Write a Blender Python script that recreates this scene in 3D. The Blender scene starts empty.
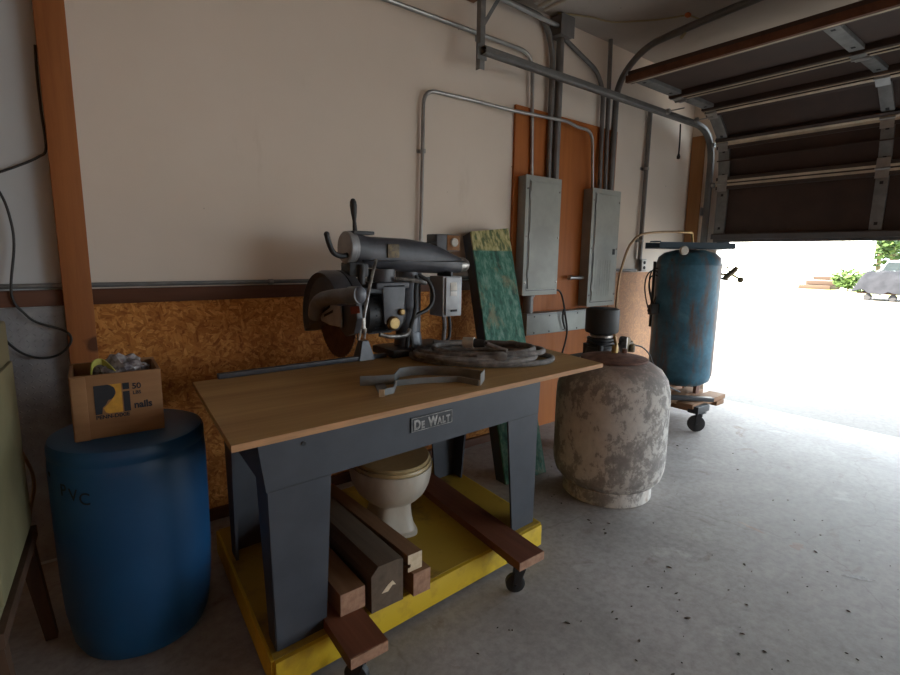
import bpy, bmesh, math, random
from mathutils import Vector, Matrix
random.seed(7)
SC = bpy.context.scene
COL = SC.collection
PI = math.pi

# ------------------------------------------------------------------ camera (fitted to the photograph's vanishing points)
YAW, PITCH, ROLL, FPX = math.radians(38.3326), math.radians(9.1359), math.radians(.8624), 509.127
CAM = Vector((0, -2.87, 1.45))
_f = Vector((math.sin(YAW)*math.cos(PITCH), math.cos(YAW)*math.cos(PITCH), -math.sin(PITCH)))
_r = Vector((math.cos(YAW), -math.sin(YAW), 0))
_u = _r.cross(_f)
RT = math.cos(ROLL)*_r + math.sin(ROLL)*_u
UP = -math.sin(ROLL)*_r + math.cos(ROLL)*_u


def at(px, py, ax, val):
    """world point seen at a pixel, on the plane axis ax = val (measures the place from the photograph)"""
    d = RT*((px-450)/FPX) - UP*((py-337.5)/FPX) + _f
    return CAM + d*((val-CAM[ax])/d[ax])


cd = bpy.data.cameras.new('camera')
cam = bpy.data.objects.new('camera', cd)
COL.objects.link(cam)
cd.sensor_width = 36
cd.lens = 36*FPX/900
cd.clip_start = .05
cd.clip_end = 400
cam.matrix_world = Matrix.Translation(CAM) @ Matrix((RT, UP, -_f)).transposed().to_4x4()
SC.camera = cam


# ------------------------------------------------------------------ materials
def nt(name):
    m = bpy.data.materials.new(name)
    m.use_nodes = True
    t = m.node_tree
    b = t.nodes['Principled BSDF']
    return m, t, b


def N(t, kind, **kw):
    n = t.nodes.new(kind)
    for k, v in kw.items():
        if k in n.inputs.keys():
            n.inputs[k].default_value = v
        else:
            setattr(n, k, v)
    return n


def coords(t, scale=(1, 1, 1), rot=(0, 0, 0), tex=False):
    tc = t.nodes.new('ShaderNodeTexCoord')
    mp = t.nodes.new('ShaderNodeMapping')
    if tex:
        mp.vector_type = 'TEXTURE'
    mp.inputs['Scale'].default_value = scale
    mp.inputs['Rotation'].default_value = rot
    t.links.new(tc.outputs['Object'], mp.inputs['Vector'])
    return mp.outputs['Vector']


def ramp(t, fac, stops):
    r = t.nodes.new('ShaderNodeValToRGB')
    e = r.color_ramp.elements
    while len(e) < len(stops):
        e.new(.5)
    for i, (p, c) in enumerate(stops):
        e[i].position = p
        e[i].color = tuple(c)+((1,) if len(c) == 3 else ())
    t.links.new(fac, r.inputs['Fac'])
    return r.outputs['Color']


def mix(t, fac, a, b, mode='MIX'):
    m = t.nodes.new('ShaderNodeMix')
    m.data_type = 'RGBA'
    m.blend_type = mode
    for s, v in ((m.inputs['Factor'], fac), (m.inputs['A'], a), (m.inputs['B'], b)):
        pass
    sock = {'f': m.inputs[0], 'a': m.inputs[6], 'b': m.inputs[7]}
    for k, v in (('f', fac), ('a', a), ('b', b)):
        if hasattr(v, 'node'):
            t.links.new(v, sock[k])
        elif k == 'f':
            sock[k].default_value = v
        else:
            sock[k].default_value = tuple(v)+((1,) if len(v) == 3 else ())
    return m.outputs[2]


def noise(t, vec, scale, detail=4, rough=.6, dist=0):
    n = N(t, 'ShaderNodeTexNoise', Scale=scale, Detail=detail, Roughness=rough, Distortion=dist)
    t.links.new(vec, n.inputs['Vector'])
    return n.outputs['Fac']


def bump(t, b, h, s, d=.01):
    n = N(t, 'ShaderNodeBump', Strength=s, Distance=d)
    t.links.new(h, n.inputs['Height'])
    t.links.new(n.outputs['Normal'], b.inputs['Normal'])


def mat(name, c, rough=.6, metal=0, c2=None, scale=12, stretch=(1, 1, 1), lo=.38, hi=.62, bmp=0, spec=.5):
    m, t, b = nt(name)
    b.inputs['Roughness'].default_value = rough
    b.inputs['Metallic'].default_value = metal
    b.inputs['Specular IOR Level'].default_value = spec
    v = coords(t, stretch)
    f = noise(t, v, scale, 5)
    c2 = c2 or tuple(x*.78 for x in c)
    t.links.new(ramp(t, f, [(lo, c2), (hi, c)]), b.inputs['Base Color'])
    if bmp:
        bump(t, b, f, bmp)
    return m


def wood(name, dark, light, axis=0, rough=.6, fine=45, knots=False):
    m, t, b = nt(name)
    b.inputs['Roughness'].default_value = rough
    b.inputs['Specular IOR Level'].default_value = .3
    st = [1, 1, 1]
    st[axis] = .05
    v = coords(t, st)
    f = noise(t, v, fine, 6, .65, .4)
    g = noise(t, v, fine*.18, 3, .6, .8)
    c = mix(t, .5, ramp(t, f, [(.3, dark), (.7, light)]), ramp(t, g, [(.35, dark), (.65, light)]))
    if knots:
        w = noise(t, coords(t, (1, 1, 1)), 5.5, 2)
        c = mix(t, ramp(t, w, [(.66, (0, 0, 0)), (.72, (1, 1, 1))]), c, tuple(x*.45 for x in dark))
    t.links.new(c, b.inputs['Base Color'])
    bump(t, b, f, .25, .004)
    return m


def m_osb(name, k=1.0, pale=0):
    m, t, b = nt(name)
    b.inputs['Roughness'].default_value = .75
    b.inputs['Specular IOR Level'].default_value = .2
    cols = []
    for ang, sc in ((.6, (3.2, 1, 1)), (-.75, (3.6, 1, 1)), (1.4, (2.8, 1, 1)), (.05, (3.4, 1, 1))):
        v = coords(t, sc, (0, ang, 0), True)
        vo = N(t, 'ShaderNodeTexVoronoi', Scale=74.0)
        t.links.new(v, vo.inputs['Vector'])
        bw = t.nodes.new('ShaderNodeRGBToBW')
        t.links.new(vo.outputs['Color'], bw.inputs['Color'])
        gr = noise(t, coords(t, (sc[0]*2, 1, .3), (0, ang, 0), True), 60, 3)
        c = ramp(t, bw.outputs['Val'], [(.12, (.26*k, .088*k, .02*k)), (.5, (.42*k, .165*k, .038*k)), (.9, (.58*k, .28*k, .08*k))])
        cols.append(mix(t, 1, c, ramp(t, gr, [(.3, (.8, .76, .7)), (.65, (1.1, 1.1, 1.1))]), 'MULTIPLY'))
    v = coords(t)
    c = mix(t, ramp(t, noise(t, v, 24, 2), [(.47, (0, 0, 0)), (.53, (1, 1, 1))]), cols[0], cols[1])
    c = mix(t, ramp(t, noise(t, coords(t, (1, 1, 1), (1, 0, 0)), 20, 2), [(.51, (0, 0, 0)), (.57, (1, 1, 1))]), c, cols[2])
    c = mix(t, ramp(t, noise(t, coords(t, (1, 1, 1), (0, 1, 1)), 22, 2), [(.53, (0, 0, 0)), (.59, (1, 1, 1))]), c, cols[3])
    sp = noise(t, coords(t, (1, 1, 2.2), (0, .4, 0)), 38, 3)
    c = mix(t, ramp(t, sp, [(.66, (0, 0, 0)), (.72, (.7, .7, .7))]), c, (.12*k, .045*k, .015*k))
    big = noise(t, v, 2.2, 4)
    c = mix(t, 1, c, ramp(t, big, [(.35, (.72, .66, .62)), (.65, (1, 1, 1))]), 'MULTIPLY')
    if pale:
        c = mix(t, pale, c, (.66, .46, .34))
    t.links.new(c, b.inputs['Base Color'])
    bump(t, b, noise(t, v, 60, 3), .2, .003)
    return m


def m_wall(name, c, c2):
    m, t, b = nt(name)
    b.inputs['Roughness'].default_value = .85
    b.inputs['Specular IOR Level'].default_value = .15
    v = coords(t)
    base = ramp(t, noise(t, v, .9, 5), [(.3, c2), (.7, c)])
    st = ramp(t, noise(t, coords(t, (1, 1, .25)), 3.5, 6, .7), [(.6, (1, 1, 1)), (.78, (.86, .83, .8))])
    sp = N(t, 'ShaderNodeTexVoronoi', Scale=5.0)
    t.links.new(coords(t), sp.inputs['Vector'])
    dots = ramp(t, sp.outputs['Distance'], [(.018, (.35, .32, .3)), (.035, (1, 1, 1))])
    c_ = mix(t, 1, mix(t, 1, base, st, 'MULTIPLY'), dots, 'MULTIPLY')
    t.links.new(c_, b.inputs['Base Color'])
    bump(t, b, noise(t, v, 90, 2), .08, .003)
    return m


def m_concrete(name, c, c2, k=1):
    m, t, b = nt(name)
    b.inputs['Specular IOR Level'].default_value = .28
    v = coords(t)
    f = noise(t, v, 1.3, 7, .62, .6)
    base = ramp(t, f, [(.32, c2), (.66, c)])
    fine = ramp(t, noise(t, v, 26, 5, .7), [(.3, (.74, .73, .72)), (.6, (1, 1, 1))])
    st = ramp(t, noise(t, coords(t, (1, 1.6, 1), (0, 0, .5)), 2.6, 5, .7, 1.0), [(.60, (1, 1, 1)), (.74, (.66, .58, .52))])
    pale = noise(t, coords(t, (1, 1, 1), (0, 0, 1)), 3.1, 6, .7)
    cc = mix(t, 1, mix(t, 1, base, fine, 'MULTIPLY'), st, 'MULTIPLY')
    cc = mix(t, ramp(t, pale, [(.62, (0, 0, 0)), (.72, (.5, .5, .5))]), cc, tuple(min(1, x*1.35) for x in c))
    # one long hairline crack
    wv = N(t, 'ShaderNodeTexVoronoi', Scale=.55)
    wv.feature = 'DISTANCE_TO_EDGE'
    nn = N(t, 'ShaderNodeTexNoise', Scale=4.0, Detail=4.0)
    t.links.new(v, nn.inputs['Vector'])
    ad = N(t, 'ShaderNodeVectorMath', operation='MULTIPLY_ADD')
    t.links.new(nn.outputs['Color'], ad.inputs[0])
    ad.inputs[1].default_value = (.25, .25, 0)
    t.links.new(v, ad.inputs[2])
    t.links.new(ad.outputs[0], wv.inputs['Vector'])
    cr = ramp(t, wv.outputs['Distance'], [(.001, (.82, .80, .78)), (.003, (1, 1, 1))])
    cc = mix(t, 1, cc, cr, 'MULTIPLY')
    t.links.new(cc, b.inputs['Base Color'])
    rg = ramp(t, f, [(.3, (.58, .58, .58)), (.7, (.75, .75, .75))])
    t.links.new(rg, b.inputs['Roughness'])
    bump(t, b, noise(t, v, 40, 4), .15, .004)
    return m


def m_flake():
    """flaking white paint over grey primer with rust"""
    m, t, b = nt('flaking_white_paint')
    b.inputs['Roughness'].default_value = .8
    b.inputs['Specular IOR Level'].default_value = .2
    v = coords(t)
    f = noise(t, coords(t, (1, 1, .75)), 13, 10, .75, .2)
    g = noise(t, coords(t, (1, 1, 1.5)), 2.4, 3, .5)
    add = N(t, 'ShaderNodeMath', operation='MULTIPLY_ADD')
    t.links.new(g, add.inputs[0])
    add.inputs[1].default_value = .45
    t.links.new(f, add.inputs[2])
    c = ramp(t, add.outputs[0], [(.60, (.27, .25, .235)), (.70, (.37, .345, .32)), (.722, (.56, .53, .49)), (.9, (.66, .63, .58))])
    se = N(t, 'ShaderNodeSeparateXYZ')
    t.links.new(v, se.inputs[0])
    z = N(t, 'ShaderNodeMath', operation='MULTIPLY_ADD')
    t.links.new(f, z.inputs[0])
    z.inputs[1].default_value = .35
    t.links.new(se.outputs['Z'], z.inputs[2])
    c = mix(t, ramp(t, z.outputs[0], [(.93, (0, 0, 0)), (1.0, (.6, .6, .6))]), c, (.26, .17, .145))
    r2 = noise(t, coords(t, (1, 1, .5)), 7, 6, .7)
    lowz = ramp(t, se.outputs['Z'], [(.1, (1, 1, 1)), (.22, (0, 0, 0))])
    rr = mix(t, 1, ramp(t, r2, [(.54, (0, 0, 0)), (.68, (.7, .7, .7))]), lowz, 'MULTIPLY')
    c = mix(t, rr, c, (.26, .15, .09))
    sp = noise(t, coords(t, (1, 1, .6)), 13, 3)
    c = mix(t, ramp(t, sp, [(.74, (0, 0, 0)), (.755, (1, 1, 1))]), c, (.02, .018, .017))
    t.links.new(c, b.inputs['Base Color'])
    bump(t, b, add.outputs[0], .35, .004)
    return m


def m_bluetank():
    m, t, b = nt('worn_blue_paint')
    b.inputs['Roughness'].default_value = .5
    v = coords(t)
    f = noise(t, v, 4, 7, .7, .3)
    c = ramp(t, f, [(.32, (.017, .07, .11)), (.55, (.04, .155, .23)), (.75, (.10, .25, .33))])
    g = noise(t, coords(t, (3.2, 3.2, .75)), 1.6, 6, .7)
    c = mix(t, ramp(t, g, [(.46, (0, 0, 0)), (.60, (.85, .85, .85))]), c, (.13, .065, .035))
    s = noise(t, v, 22, 4)
    c = mix(t, ramp(t, s, [(.68, (0, 0, 0)), (.74, (1, 1, 1))]), c, (.10, .04, .02))
    t.links.new(c, b.inputs['Base Color'])
    bump(t, b, f, .2, .006)
    return m


def m_green():
    m, t, b = nt('worn_green_paint')
    b.inputs['Roughness'].default_value = .7
    v = coords(t, (1, 1, .12))
    f = noise(t, v, 26, 6, .7, .3)
    g = noise(t, coords(t, (1, 1, .6)), 5, 6, .7, .6)
    c = ramp(t, f, [(.36, (.012, .06, .04)), (.5, (.04, .17, .115)), (.66, (.19, .32, .25))])
    c = mix(t, ramp(t, g, [(.55, (0, 0, 0)), (.68, (.8, .8, .8))]), c, (.27, .24, .13))
    se = N(t, 'ShaderNodeSeparateXYZ')
    t.links.new(coords(t), se.inputs[0])
    st = noise(t, coords(t, (1, 1, .25), (0, .25, 0)), 36, 4)
    hz = N(t, 'ShaderNodeMath', operation='MULTIPLY')
    t.links.new(se.outputs['Z'], hz.inputs[0])
    hz.inputs[1].default_value = .5
    top = ramp(t, hz.outputs[0], [(.743, (0, 0, 0)), (.747, (1, 1, 1))])
    c = mix(t, top, c, ramp(t, st, [(.40, (.10, .13, .05)), (.5, (.36, .33, .13)), (.62, (.52, .47, .24))]))
    t.links.new(c, b.inputs['Base Color'])
    bump(t, b, f, .3, .004)
    return m


def m_diamond():
    m, t, b = nt('diamond_plate_steel')
    b.inputs['Metallic'].default_value = .25
    b.inputs['Roughness'].default_value = .38
    v = coords(t)
    t.links.new(ramp(t, noise(t, v, 9, 5), [(.35, (.24, .25, .265)), (.65, (.36, .37, .385))]), b.inputs['Base Color'])
    return m


M = {}
M['wall'] = m_wall('white_wall_paint', (.79, .705, .61), (.72, .635, .54))
M['wall_cool'] = m_wall('cool_lit_wall_paint', (.58, .61, .62), (.50, .53, .54))  # cooler daylight left of the post, mixed into the wall colour
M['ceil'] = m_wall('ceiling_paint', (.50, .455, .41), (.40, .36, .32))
M['floor'] = m_concrete('concrete', (.43, .405, .39), (.27, .25, .235))
M['drive'] = m_concrete('driveway_concrete', (.20, .182, .168), (.17, .156, .143))
M['osb'] = m_osb('oriented_strand_board', 1.3)
M['osb2'] = m_osb('pale_strand_board', 1.3, .45)
M['post'] = wood('stud_wood', (.22, .07, .02), (.38, .14, .04), 2, .65, 30, True)
M['rail'] = wood('dark_rail_wood', (.075, .028, .014), (.15, .06, .03), 0, .6, 30)
M['ply'] = wood('orange_plywood', (.29, .082, .016), (.45, .145, .03), 2, .55, 22)
M['jamb'] = wood('jamb_board', (.26, .125, .045), (.42, .21, .085), 2, .7, 26)
M['galv'] = mat('galvanised_steel', (.40, .40, .39), .42, .85, scale=9)
M['galv_dull'] = mat('dull_galvanised', (.24, .245, .24), .6, .5, scale=14)
M['track'] = mat('door_track_steel', (.17, .168, .16), .55, .35, scale=8)
M['emt'] = mat('conduit_steel', (.42, .42, .41), .38, .8, scale=6)
M['emt_dark'] = mat('painted_conduit', (.20, .195, .19), .5, .4, scale=6)
M['panel'] = mat('grey_enamel', (.37, .39, .355), .5, 0, scale=3)
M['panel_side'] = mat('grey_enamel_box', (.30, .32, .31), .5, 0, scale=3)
M['steel_blue'] = mat('blue_grey_enamel', (.042, .047, .058), .5, 0, c2=(.032, .036, .046), scale=6)
M['saw_grey'] = mat('saw_grey_enamel', (.07, .072, .084), .42, 0, c2=(.042, .044, .052), scale=10)
M['saw_light'] = mat('guard_grey_metal', (.38, .385, .39), .5, .3, scale=10)
M['saw_elbow'] = mat('saw_blue_grey_pipe', (.16, .175, .205), .38, 0, c2=(.10, .108, .125), scale=10)
M['red_label'] = mat('faded_red_label', (.30, .07, .05), .7, 0, scale=30)
M['saw_dark'] = mat('motor_black', (.022, .023, .026), .5, 0, scale=10)
M['worn'] = mat('worn_bare_metal', (.45, .43, .40), .35, .8, c2=(.17, .16, .15), scale=26)
M['rustblade'] = mat('rusted_blade', (.16, .085, .05), .6, .4, c2=(.09, .045, .03), scale=18)
M['brass'] = mat('aged_brass', (.45, .32, .13), .42, .7, c2=(.25, .16, .07), scale=18)
M['badge'] = mat('dark_brass_badge', (.16, .115, .05), .5, .3, c2=(.07, .05, .03), scale=40)
M['black'] = mat('black_rubber', (.018, .018, .018), .6, 0, scale=10)
M['cord'] = mat('black_cable', (.02, .019, .018), .55, 0, scale=10)
M['hose'] = mat('dusty_grey_hose', (.27, .255, .24), .85, 0, c2=(.13, .12, .115), scale=20)
M['white_plastic'] = mat('white_plastic', (.62, .58, .50), .45, 0, scale=10)
M['tabletop'] = wood('table_veneer', (.34, .195, .065), (.55, .345, .14), 0, .5, 34)
M['ply_edge'] = mat('plywood_edge', (.46, .24, .105), .7, 0, scale=30, stretch=(.3, .3, 3))
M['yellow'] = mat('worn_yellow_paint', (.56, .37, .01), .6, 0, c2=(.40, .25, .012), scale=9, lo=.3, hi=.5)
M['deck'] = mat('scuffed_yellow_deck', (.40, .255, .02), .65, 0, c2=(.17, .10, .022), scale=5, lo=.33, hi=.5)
M['redwood'] = wood('stained_board', (.11, .036, .018), (.22, .08, .04), 1, .55, 34)
M['lumber'] = wood('brown_lumber', (.16, .08, .04), (.30, .17, .09), 1, .7, 30)
M['lumber_dark'] = wood('old_dark_timber', (.065, .045, .03), (.15, .105, .07), 1, .8, 30)
M['endgrain'] = mat('end_grain', (.36, .20, .12), .8, 0, c2=(.24, .12, .07), scale=30)
M['endpale'] = mat('pale_end_grain', (.62, .50, .34), .8, 0, c2=(.5, .38, .24), scale=30)
M['porcelain'] = mat('stained_porcelain', (.55, .51, .44), .3, 0, c2=(.42, .37, .30), scale=5, stretch=(1, 1, .5))
M['seat'] = mat('yellowed_seat', (.45, .34, .17), .4, 0, scale=6)
M['flake'] = m_flake()
M['rust'] = mat('rust', (.21, .105, .075), .85, 0, c2=(.12, .06, .045), scale=22, bmp=.3)
M['blue'] = m_bluetank()
M['blue_dark'] = mat('dark_blue_steel', (.025, .06, .09), .5, 0, scale=12)
M['drum'] = mat('blue_plastic', (.0095, .072, .18), .42, 0, c2=(.008, .06, .155), scale=3)
M['ink'] = mat('dark_ink', (.012, .012, .014), .7, 0, scale=4)
M['box'] = wood('wooden_box_board', (.21, .10, .042), (.32, .165, .072), 0, .75, 26)
M['box_ink'] = mat('printed_black', (.02, .02, .024), .8, 0, scale=40)
M['box_orange'] = mat('printed_orange', (.60, .29, .03), .8, 0, scale=40)
M['bag'] = mat('clear_bag', (.36, .34, .34), .18, .2, c2=(.12, .10, .11), scale=25)
M['strap'] = mat('yellow_green_strap', (.36, .34, .06), .6, 0, scale=14)
M['cream'] = mat('cream_enamel', (.24, .215, .115), .5, 0, c2=(.19, .165, .09), scale=4)
M['darkwood'] = wood('dark_leg_wood', (.045, .024, .014), (.09, .05, .03), 2, .6, 30)
M['green'] = m_green()
M['board_side'] = mat('dark_blue_board_edge', (.03, .045, .075), .7, 0, c2=(.04, .035, .03), scale=8, stretch=(1, 1, .3))
M['diamond'] = m_diamond()
M['door'] = mat('brown_door_panel', (.055, .030, .021), .65, 0, c2=(.04, .023, .017), scale=4)
M['door_rail'] = mat('brown_door_rail', (.06, .04, .032), .5, .1, scale=4)
M['door_lip'] = mat('bare_rail_lip', (.62, .53, .40), .45, .2, scale=8)
M['joist'] = wood('rough_joist', (.16, .075, .035), (.27, .14, .07), 1, .7, 26)
M['copper'] = mat('aged_copper', (.33, .22, .12), .45, .7, scale=14)
M['white'] = mat('white_paint', (.72, .72, .70), .6, 0, scale=3)
M['house'] = mat('white_siding', (.78, .78, .75), .7, 0, c2=(.72, .72, .69), scale=.6)
M['step'] = wood('weathered_step_wood', (.028, .017, .011), (.05, .03, .02), 1, .8, 14)
M['glass_dark'] = mat('dark_window', (.10, .11, .12), .2, 0, scale=3)
M['grass'] = mat('grass', (.30, .34, .14), .9, 0, c2=(.24, .28, .11), scale=3)
M['leaf'] = mat('tree_leaves', (.055, .10, .018), .7, 0, c2=(.03, .06, .011), scale=2)
M['bark'] = mat('bark', (.12, .09, .06), .9, 0, scale=8)
M['tarp'] = mat('grey_tarp', (.02, .021, .025), .9, 0, c2=(.014, .015, .018), scale=3, spec=.1)
M['car'] = mat('white_car_paint', (.75, .76, .78), .3, 0, scale=2)
M['asphalt_shingle'] = mat('roof_shingle', (.2, .18, .17), .9, 0, scale=8)
M['orange'] = mat('orange_plug', (.5, .12, .03), .6, 0, scale=10)
M['yellow_cord'] = mat('dirty_yellow_cord', (.40, .33, .18), .7, 0, scale=10)
M['debris'] = mat('leaf_bits', (.09, .06, .04), .9, 0, c2=(.045, .03, .02), scale=40)
M['rubber_strip'] = mat('grey_door_seal', (.10, .095, .095), .6, 0, scale=6)


# ------------------------------------------------------------------ mesh helpers
def ortho(d):
    d = d.normalized()
    a = Vector((0, 0, 1)) if abs(d.z) < .9 else Vector((1, 0, 0))
    u = d.cross(a).normalized()
    return u, d.cross(u).normalized()


class MB:
    def __init__(s):
        s.bm = bmesh.new()

    def poly(s, pts):
        vs = [s.bm.verts.new(p) for p in pts]
        return s.bm.faces.new(vs)

    def hexa(s, b, t):
        """bottom quad b and top quad t, same winding"""
        vb = [s.bm.verts.new(p) for p in b]
        vt = [s.bm.verts.new(p) for p in t]
        n = len(vb)
        fs = [s.bm.faces.new(vb[::-1]), s.bm.faces.new(vt)]
        for i in range(n):
            fs.append(s.bm.faces.new((vb[i], vb[(i+1) % n], vt[(i+1) % n], vt[i])))
        s.fs = fs
        return s

    def bev(s, fs, w, seg=2):
        es = list({e for f in fs for e in f.edges})
        bmesh.ops.bevel(s.bm, geom=es, offset=w, segments=seg, affect='EDGES', profile=.6)
        return s

    def box(s, x0, x1, y0, y1, z0, z1, b=0):
        q = [(x0, y0), (x1, y0), (x1, y1), (x0, y1)]
        s.hexa([(x, y, z0) for x, y in q], [(x, y, z1) for x, y in q])
        if b:
            s.bev(s.fs, b)
        return s

    def obox(s, o, u, v, w, b=0):
        """box from corner o with edge vectors u v w"""
        o, u, v, w = map(Vector, (o, u, v, w))
        q = [o, o+u, o+u+v, o+v]
        s.hexa(q, [p+w for p in q])
        if b:
            s.bev(s.fs, b)
        return s

    def prism(s, pts, ext, b=0):
        pts = [Vector(p) for p in pts]
        ext = Vector(ext)
        s.hexa(pts, [p+ext for p in pts])
        if b:
            s.bev(s.fs, b)
        return s

    def rings(s, rs, cap=True):
        vr = [[s.bm.verts.new(p) for p in r] for r in rs]
        n = len(vr[0])
        for a, c in zip(vr, vr[1:]):
            for i in range(n):
                s.bm.faces.new((a[i], a[(i+1) % n], c[(i+1) % n], c[i]))
        if cap:
            s.bm.faces.new(vr[0][::-1])
            s.bm.faces.new(vr[-1])
        return s

    def cyl(s, p0, p1, r0, r1=None, n=20):
        p0, p1 = Vector(p0), Vector(p1)
        r1 = r0 if r1 is None else r1
        u, v = ortho(p1-p0)
        return s.rings([[p+(u*math.cos(2*PI*i/n)+v*math.sin(2*PI*i/n))*r for i in range(n)] for p, r in ((p0, r0), (p1, r1))])

    def lathe(s, prof, c=(0, 0, 0), axis=(0, 0, 1), n=40):
        """prof: (radius, distance along axis)"""
        c, a = Vector(c), Vector(axis).normalized()
        u, v = ortho(a)
        return s.rings([[c+a*h+(u*math.cos(2*PI*i/n)+v*math.sin(2*PI*i/n))*max(r, .0005) for i in range(n)] for r, h in prof])

    def tube(s, pts, r, n=8, sub=1):
        pts = [Vector(p) for p in pts]
        if sub > 1:
            pts = spline(pts, sub)
        rr = r if isinstance(r, (list, tuple)) else None
        u = None
        rs = []
        for i, p in enumerate(pts):
            d = (pts[min(i+1, len(pts)-1)]-pts[max(i-1, 0)]).normalized()
            if u is None:
                u, _ = ortho(d)
            u = (u-d*u.dot(d)).normalized()
            v = d.cross(u)
            R = r if rr is None else rr[0]+(rr[1]-rr[0])*i/(len(pts)-1)
            rs.append([p+(u*math.cos(2*PI*k/n)+v*math.sin(2*PI*k/n))*R for k in range(n)])
        return s.rings(rs)

    def ball(s, c, r, sc=(1, 1, 1), n=2):
        m = Matrix.Translation(Vector(c)) @ Matrix.Diagonal((r*sc[0], r*sc[1], r*sc[2], 1))
        bmesh.ops.create_icosphere(s.bm, subdivisions=n, radius=1, matrix=m)
        return s

    def ribbon(s, pts, h, th, up=(0, 0, 1)):
        """upright strip of height h and thickness th along pts"""
        pts = [Vector(p) for p in pts]
        up = Vector(up)
        rs = []
        for i, p in enumerate(pts):
            d = (pts[min(i+1, len(pts)-1)]-pts[max(i-1, 0)])
            d.z = 0
            n = d.normalized().cross(up)*th/2
            rs.append([p-n, p+n, p+n+up*h, p-n+up*h])
        return s.rings(rs)

    def build(s, name, m, parent=None, loc=None, ang=35):
        me = bpy.data.meshes.new(name)
        bmesh.ops.recalc_face_normals(s.bm, faces=s.bm.faces)
        o = bpy.data.objects.new(name, me)
        COL.objects.link(o)
        base = Vector(loc) if loc is not None else Vector((0, 0, 0))
        if parent is not None:
            r = parent
            while r.parent:
                r = r.parent
            base = r.location.copy()
            o.parent = parent
        else:
            o.location = base
        bmesh.ops.translate(s.bm, vec=-base, verts=s.bm.verts)
        s.bm.to_mesh(me)
        s.bm.free()
        for p in me.polygons:
            p.use_smooth = True
        me.set_sharp_from_angle(angle=math.radians(ang))
        me.materials.append(M[m] if isinstance(m, str) else m)
        return o


def spline(P, sub):
    out = []
    Q = [P[0]*2-P[1]]+P+[P[-1]*2-P[-2]]
    for i in range(1, len(Q)-2):
        a, b, c, d = Q[i-1:i+3]
        for k in range(sub):
            t = k/sub
            out.append(.5*((2*b)+(c-a)*t+(2*a-5*b+4*c-d)*t*t+(3*b-a-3*c+d)*t**3))
    out.append(P[-1])
    return out


def fillet(P, r, k=6):
    """polyline with rounded corners"""
    P = [Vector(p) for p in P]
    out = [P[0]]
    for a, b, c in zip(P, P[1:], P[2:]):
        d1, d2 = (a-b), (c-b)
        q = min(r, d1.length*.49, d2.length*.49)
        s, e = b+d1.normalized()*q, b+d2.normalized()*q
        for i in range(k+1):
            t = i/k
            out.append(s*(1-t)**2+b*2*t*(1-t)+e*t*t)
    out.append(P[-1])
    return out


def tag(o, label=None, cat=None, group=None, kind=None):
    if label: o['label'] = label
    if cat: o['category'] = cat
    if group: o['group'] = group
    if kind: o['kind'] = kind
    return o


def thing(name, label, cat, loc=(0, 0, 0), group=None):
    o = bpy.data.objects.new(name, None)
    o.empty_display_size = .1
    COL.objects.link(o)
    o.location = loc
    return tag(o, label, cat, group)


def struct(name, mb, m, **k):
    return tag(mb.build(name, m, **k), kind='structure')


def text(name, body, m, parent, pos, u, v, size, bold=0, sx=1, align='LEFT'):
    """flat lettering lying on a face: u = reading direction, v = up"""
    cu = bpy.data.curves.new(name, 'FONT')
    cu.body = body
    cu.size = size
    cu.align_x = align
    cu.extrude = .0006
    cu.offset = bold
    cu.materials.append(M[m])
    tmp = bpy.data.objects.new('tmp', cu)
    COL.objects.link(tmp)
    dg = bpy.context.evaluated_depsgraph_get()
    me = bpy.data.meshes.new_from_object(tmp.evaluated_get(dg))
    bpy.data.objects.remove(tmp)
    me.name = name
    o = bpy.data.objects.new(name, me)
    COL.objects.link(o)
    r = parent
    while r.parent:
        r = r.parent
    o.parent = parent
    u, v = Vector(u).normalized(), Vector(v).normalized()
    w = u.cross(v)
    o.matrix_local = Matrix.Translation(Vector(pos)-r.location) @ Matrix((u*sx, v, w)).transposed().to_4x4()
    return o


# ================================================================== SETTING
CX, CZ = 5.5, 3.27           # end of the wall (door wall), ceiling height
XL, YB = -2.2, -11.6          # unseen left and rear walls
struct('floor', MB().box(XL-.1, CX, YB-.1, .1, -.15, 0), 'floor')
struct('driveway', MB().box(CX, 120, -60, 60, -.15, -.012), 'drive')
struct('floor_joint', MB().box(CX-.002, CX+.02, -60, 60, -.012, -.004), 'ink')
struct('wall_back', MB().box(.1, CX+.15, 0, .12, 0, CZ), 'wall')
struct('wall_back_left', MB().box(XL, .1, 0, .12, 0, CZ), 'wall_cool')
struct('wall_left', MB().box(XL-.12, XL, YB, .12, 0, CZ), 'osb')
struct('wall_rear', MB().box(XL, CX+.15, YB-.12, YB, 0, CZ), 'wall')
struct('ceiling', MB().box(XL, CX+.15, YB, .12, CZ, CZ+.1), 'ceil')
fw = MB().box(CX, CX+.15, -.36, 0, 0, CZ).box(CX, CX+.15, -5.8, -5.16, 0, CZ).box(CX, CX+.15, YB, -11.4, 0, CZ).box(CX, CX+.15, -5.16, -.36, 2.9, CZ).box(CX, CX+.15, -11.4, -5.8, 2.9, CZ)
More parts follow.
